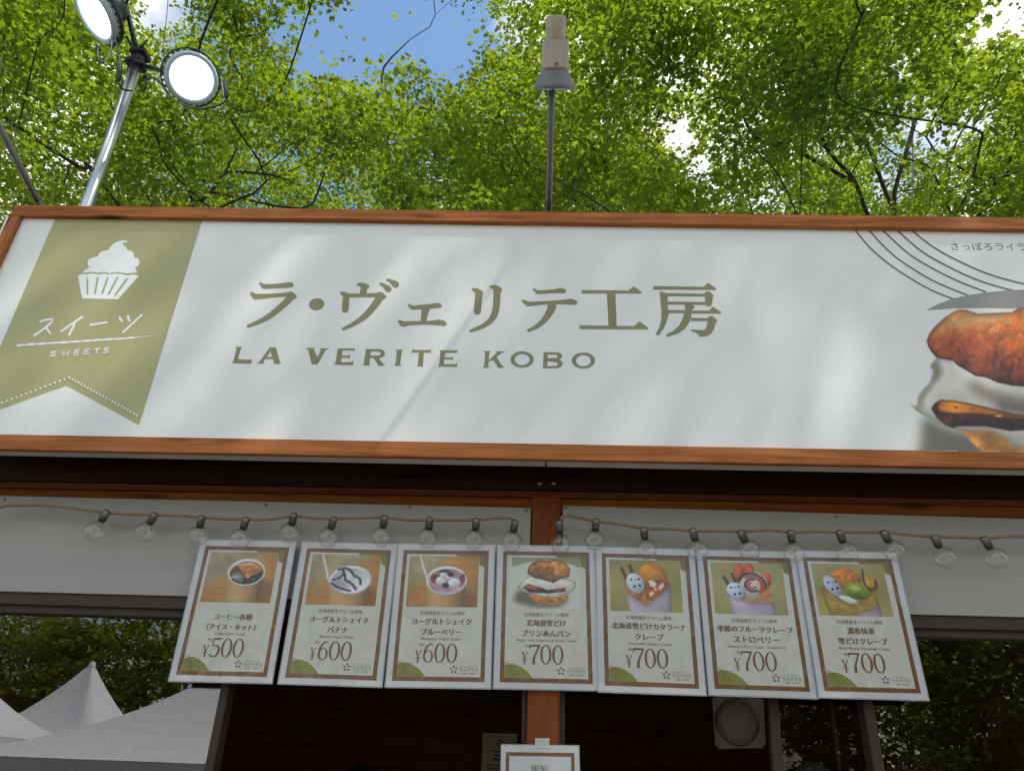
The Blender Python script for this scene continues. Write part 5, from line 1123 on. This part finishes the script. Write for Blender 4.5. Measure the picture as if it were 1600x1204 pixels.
def tree(label, trunk, seeds, clumps, rad, per, size, group, bark=BARK, leaf=None, R_=None, r_tip=0.0042, name='maple_tree'):
    r = thing(name, label, 'tree', tuple(trunk[0]), group)
    nodes, par, rd, ch = grow(trunk, seeds, clumps, r_tip, 0.024 if len(seeds) > 5 else 0.013)
    t = branch_mesh('trunk', nodes, par, rd, ch, bark); adopt(t, r)
    pos, tip, nor, sz = spray_leaves(clumps, rad, per, size, R_)
    px_, py_, zc = project_np(pos)
    keep = (gap_keep(pos, R_, 0.80) | (R_.uniform(0, 1, len(pos)) < 0.10)) if name == 'maple_tree' else np.ones(len(pos), bool)
    if name == 'maple_tree':                              # away from the view fewer, larger leaves carry the crown on
        out = (px_ < -160) | (px_ > 1760) | (py_ < -130) | (py_ > 380) | (zc < 0.5)
        keep &= ~out | (R_.uniform(0, 1, len(pos)) < 0.16); sz = np.where(out, sz*2.1, sz)
    pos, tip, nor, sz = pos[keep], tip[keep], nor[keep], sz[keep]
    o = leaf_mesh('crown', pos, tip, nor, sz, leaf or LEAF) if name == 'maple_tree' else leaf_mesh('crown', pos, tip, nor, sz, leaf or LEAF, LQ, LQF); adopt(o, r); o['kind'] = 'stuff'
    return r, len(pos)
R_ = np.random.default_rng(11)
# clump centres through a slab of canopy that slopes up and back over the kiosk
N = 17000
cand = np.stack([R_.uniform(-7.5, 7.5, N), R_.uniform(-2.2, 10.5, N), R_.uniform(4.3, 11.5, N)], 1)
d = cand-np.array(CAM); hd = np.hypot(d[:, 0], d[:, 1]); el_ = np.degrees(np.arctan2(d[:, 2], hd)); px_, py_, zc = project_np(cand)
lowz = 4.6+0.25*np.abs(cand[:, 1]-2.0)
inview = (px_ > -250) & (px_ < 1850) & (py_ > -220) & (py_ < 420) & (zc > 0.5)
near = np.linalg.norm(d, axis=1)
prob = np.where(inview, 1.0, 0.10)
prob *= (cand[:, 2] > lowz) & (near > 5.2)
prob *= np.where(near > 10.5, 0.55, 1.0)
keep = R_.uniform(0, 1, N) < prob
clumps = cand[keep]
bough = np.array([noise.noise(Vector((p[0]*0.62, p[1]*0.62, p[2]*0.95))) for p in clumps]); clumps = clumps[bough > 0.045]
clumps = clumps[gap_keep(clumps, R_, 1.12)]
# unseen canopy added over the front, on the sunny side, to dapple the sign
M_ = 1400
over = np.stack([R_.uniform(-0.4, 7.8, M_), R_.uniform(-3.4, 0.8, M_), R_.uniform(8.0, 10.6, M_)], 1)
px2, py2, zc2 = project_np(over); over = over[~((zc2 > 0.2) & (py2 > -50))]
over = over[R_.uniform(0, 1, len(over)) < 0.42]
ALL = clumps
bases = np.array([(-7.6, 8.2), (-3.2, 7.4), (0.9, 8.8), (3.35, 6.6), (6.9, 8.4)])
own = np.argmin(np.hypot(ALL[:, None, 0]-bases[None, :, 0], 0.6*(ALL[:, None, 1]-bases[None, :, 1])), axis=1)
def Wd(pts, Y0, dY=0.0): return [tuple(W(x, y, Y0+dY*i)) for i, (x, y) in enumerate(pts)]
seeds = {0: [Wd([(92, 312), (75, 250), (40, 190)], 6.6, 0.1)],
         1: [Wd([(303, 322), (283, 275), (250, 240), (214, 212)], 6.2, -0.15), Wd([(246, 322), (205, 272), (170, 240)], 6.6), Wd([(306, 318), (330, 300), (352, 270)], 6.2), Wd([(470, 326), (500, 290), (520, 240), (590, 150), (600, 105)], 6.4, -0.1)],
         2: [Wd([(722, 330), (748, 305), (776, 284), (800, 250)], 6.8, -0.1), Wd([(770, 334), (800, 265), (815, 240), (838, 205)], 6.5, -0.1), Wd([(950, 335), (985, 312), (925, 295), (880, 290)], 6.9, 0), Wd([(1062, 66), (1022, 58), (995, 38), (967, 18), (922, -4), (880, -40)], 5.4, -0.12)],
         3: [Wd([(1357, 338), (1335, 282), (1292, 232), (1262, 160), (1232, 122), (1200, 92), (1160, 40)], 6.3, -0.12), Wd([(1292, 232), (1250, 195), (1205, 160), (1150, 120)], 6.0, -0.1), Wd([(1262, 158), (1266, 90), (1258, 30), (1250, -40)], 5.8, -0.1),
             Wd([(1398, 338), (1378, 285), (1362, 240), (1340, 190), (1322, 152), (1296, 105), (1290, 50)], 6.2, -0.1), Wd([(1322, 135), (1318, 120), (1345, 60), (1372, 30)], 5.9, -0.1), Wd([(1400, 338), (1398, 300), (1420, 225), (1450, 120), (1490, 20)], 6.4, -0.1), Wd([(1326, 280), (1275, 252), (1225, 225), (1180, 215)], 6.1, -0.1)],
         4: [Wd([(1490, 338), (1468, 290), (1448, 258), (1400, 242), (1350, 200)], 6.6, -0.1), Wd([(1492, 335), (1540, 262), (1560, 225), (1600, 170)], 6.6, -0.1), Wd([(1470, 290), (1500, 210), (1560, 130)], 6.6, -0.1)]}
heads = {0: (7.2, 4.2), 1: (6.2, 4.6), 2: (7.4, 5.0), 3: (6.2, 4.4), 4: (7.0, 4.8)}
labels = ['maple tree with dense green crown behind the left edge of the sign', 'maple tree with dark forking branches behind the floodlight pole', 'maple tree with pale green leaves behind the middle spotlight',
          'maple tree with several dark stems fanning up right of the middle', 'maple tree with loose leafy branches behind the right end of the sign']
ntot = 0
for k in range(5):
    bx, by = bases[k]; hz = heads[k][1]
    if k == 3: top3 = Vector(W(1385, 352, 6.35)); trunk = [(bx, by, 0), (bx+0.02, by, 1.6), (top3.x, 6.4, top3.z-1.4), tuple(top3)]
    else: trunk = [(bx, by, 0), (bx+0.05, by-0.05, 1.6), (bx-0.04, by-0.12, hz*0.75), (bx+0.02, by-0.3, hz)]
    cl = ALL[own == k]
    rad = R_.uniform(0.22, 0.48, len(cl))
    r, n_ = tree(labels[k], trunk, seeds[k], cl, rad, 150, 0.040, 'maple trees behind the kiosk', R_=R_)
    ntot += n_
tree('unseen maple added beyond the right picture edge, its crown dappling the sign', [(8.4, 0.3, 0), (8.3, 0.2, 2.5), (8.0, -0.1, 5.0), (7.4, -0.4, 6.8)], [], over, R_.uniform(0.3, 0.6, len(over)), 110, 0.048, 'maple trees behind the kiosk', R_=R_, r_tip=0.005)
# slim grey tree farther back
gt = [tuple(W(1427, 420, 8.6)), tuple(W(1427, 310, 8.6)), tuple(W(1426, 225, 8.6)), tuple(W(1420, 150, 8.6))]
gt = [(gt[0][0]+0.1, 8.7, 0)] + gt
gc = np.array([tuple(W(x, y, 8.5+dy)) for x, y, dy in ((1400, 110, 0), (1440, 95, 0.4), (1420, 60, -0.3), (1385, 150, 0.3), (1462, 140, 0.2), (1475, 40, 0.1), (1370, 60, 0))])
tree('slim grey-barked tree far behind the right part of the sign', gt, [], gc, np.full(len(gc), 0.5), 60, 0.066, None, BARKG, R_=R_, r_tip=0.014, name='slim_tree')
# second row of trees farther behind the kiosk fills the lower canopy
R3 = np.random.default_rng(31)
for k_, (bx, by, tz, w_, lab_) in enumerate(((-8.6, 11.8, 15.2, 3.4, 'dark tree of the back row behind the left end of the sign'), (-4.8, 12.6, 15.0, 3.2, 'dark tree of the back row behind the floodlights'), (-0.8, 11.6, 14.0, 2.8, 'dark tree of the back row left of the middle spotlight'),
        (2.8, 12.8, 14.2, 2.6, 'dark tree of the back row right of the middle spotlight'), (6.6, 12.0, 14.4, 3.0, 'dark tree of the back row behind the fan of stems'), (10.4, 12.4, 15.2, 3.2, 'dark tree of the back row beyond the right picture edge'))):
    n_ = 170; u = R3.normal(0, 1, (n_, 3)); u /= np.linalg.norm(u, axis=1, keepdims=True); q = R3.uniform(0.2, 1, n_)**0.5
    cl = np.stack([bx+u[:, 0]*q*w_, by+u[:, 1]*q*w_*0.7, tz*0.74+u[:, 2]*q*tz*0.27], 1)
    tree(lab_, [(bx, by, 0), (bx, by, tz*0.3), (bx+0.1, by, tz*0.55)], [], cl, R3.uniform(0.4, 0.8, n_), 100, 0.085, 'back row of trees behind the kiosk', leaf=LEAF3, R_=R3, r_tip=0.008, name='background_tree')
print('leaves', ntot, 'clumps', len(ALL))

# ================================================================ ACROSS THE SQUARE (seen mirrored in the windows)
GY = 2.02
def M(px, py, Yv):
    """point across the square whose mirror image in the window panes stands at this pixel, at virtual depth Yv"""
    q = W(px, py, Yv); return Vector((q.x, 2*GY-q.y, q.z))
def pagoda(label, peak, half, eave, valance=0.32, rot=0.0):
    r = thing('pagoda_tent', label, 'tent', (peak.x, peak.y, 0), 'white pagoda tents across the square')
    n = 10; V = []; F = []; cr_, sr = math.cos(rot), math.sin(rot)
    def pt_(a, b, z): return Vector((peak.x+a*cr_-b*sr, peak.y+a*sr+b*cr_, z))
    H = peak.z-eave
    for k in range(n+1):
        t = k/n; hw_ = 0.05+(half-0.05)*t; z_ = peak.z-H*(1-(1-t)**2.3)
        for e in range(4):
            c0 = [(-1, -1), (1, -1), (1, 1), (-1, 1)][e]; c1 = [(-1, -1), (1, -1), (1, 1), (-1, 1)][(e+1) % 4]
            for j in range(6):
                f = j/6; a = (c0[0]*(1-f)+c1[0]*f)*hw_; b = (c0[1]*(1-f)+c1[1]*f)*hw_
                sag = 0.10*math.sin(math.pi*f)*math.sin(math.pi*t)
                V.append(pt_(a, b, z_-sag))
    m = 24
    for k in range(n):
        for j in range(m): F.append((k*m+j, k*m+(j+1) % m, (k+1)*m+(j+1) % m, (k+1)*m+j))
    adopt(mesh_obj('roof', V, F, TENTW, smooth=True), r)
    V2 = []; F2 = []
    for e in range(4):
        c0 = [(-1, -1), (1, -1), (1, 1), (-1, 1)][e]; V2 += [pt_(c0[0]*half, c0[1]*half, eave-0.004), pt_(c0[0]*half, c0[1]*half, eave-valance)]
    for e in range(4): F2.append((2*e, 2*e+1, (2*e+3) % 8, (2*e+2) % 8))
    o = adopt(mesh_obj('valance', V2, F2, TENTW), r); o.modifiers.new('t', 'SOLIDIFY').thickness = 0.006
    for sx, sy in ((-1, -1), (1, -1), (1, 1), (-1, 1)):
        p_ = pt_(sx*(half-0.04), sy*(half-0.04), 0); tube('leg', [p_, p_+Vector((0, 0, eave-0.02))], 0.03, STEEL, r, 8)
    lathe('peak_cap', [(0, 0.10), (0.05, 0.08), (0.07, 0.0)], (peak.x, peak.y, peak.z), (0, 0, 1), TENTW, r, 12)
pagoda('white pagoda tent with a sharp peak, mirrored in the middle of the left window', M(143, 1041, 15.0), 2.1, 1.95)
pagoda('white pagoda tent nearest the kiosk, its roof mirrored beside the window jamb', M(425, 1008, 8.4), 2.45, M(120, 1185, 5.95).z)
pagoda('white pagoda tent whose roof slope is mirrored at the left picture edge', M(-130, 905, 9.6), 2.3, 2.0)
def far_tree(label, px, py, Yv, w_, seed, group, name='broadleaf_tree', n=230):
    top = M(px, py, Yv); R2 = np.random.default_rng(seed); zc_ = top.z*0.58; hh = top.z*0.48
    u = R2.normal(0, 1, (n, 3)); u /= np.linalg.norm(u, axis=1, keepdims=True); q = R2.uniform(0.35, 1, n)**0.5
    cl = np.stack([top.x+u[:, 0]*q*w_, top.y+u[:, 1]*q*w_*0.8, zc_+u[:, 2]*q*hh], 1)
    trunk = [(top.x, top.y, 0), (top.x+0.1, top.y, top.z*0.2), (top.x, top.y+0.05, top.z*0.38)]
    tree(label, trunk, [], cl, R2.uniform(0.4, 0.9, n), 44, 0.17, group, BARK, LEAF2, R2, 0.012, name)
G2 = 'trees across the square'
far_tree('broad green tree across the square, mirrored at the left of the left window', 10, 950, 24, 3.6, 1, G2)
far_tree('yellow-green tree mirrored behind the sharp tent peak', 120, 945, 22, 3.2, 2, G2)
far_tree('dark tree mirrored beside the leftmost poster', 255, 930, 21, 3.2, 3, G2)
far_tree('tree mirrored behind the sash openings of the kiosk', 620, 930, 24, 4.0, 4, G2)
far_tree('tree mirrored between the middle post and the sash', 1000, 920, 24, 4.0, 5, G2, n=300)
far_tree('dark leafy tree mirrored in the left half of the right window', 1390, 900, 20, 3.6, 6, G2, n=380)
far_tree('dark leafy tree mirrored at the right picture edge', 1600, 895, 19, 3.6, 7, G2, n=380)
far_tree('tall tree mirrored above the left window edge', -170, 925, 22, 3.6, 8, G2)
for k_, (px0, lab_) in enumerate(((60, 'hazy tree in the far row mirrored left of the sharp tent peak'), (330, 'hazy tree in the far row mirrored behind the leftmost poster'), (1330, 'hazy tree in the far row mirrored near the sliding sash'), (1500, 'hazy tree in the far row mirrored low in the right window'), (1690, 'hazy tree in the far row beyond the right picture edge'))):
    far_tree(lab_, px0, 962, 33, 4.6, 20+k_, 'far row of trees across the square', n=210)
# low stall across the square mirrored at the foot of the right window
sa = M(1390, 1203, 11); sb = M(1720, 1180, 11)
st = thing('market_stall', 'low grey stall with a red-brown roof edge mirrored at the foot of the right window', 'stall', ((sa.x+sb.x)/2, sa.y, 0))
zt = max(sa.z, 1.7)
box('counter', (sa.x, sa.y-1.6, 0), (sb.x+1.0, sa.y-0.02, zt-0.06), simple('stall_grey', (0.55, 0.54, 0.52), 0.7), st)
box('roof_edge', (sa.x-0.1, sa.y-1.7, zt-0.055), (sb.x+1.1, sa.y+0.05, zt+0.02), MOULD, st, 0.01)
for k in range(6): tube('post', [(sa.x+k*0.8, sa.y+0.01, 0), (sa.x+k*0.8, sa.y+0.01, zt-0.06)], 0.03, MOULD, st, 8)
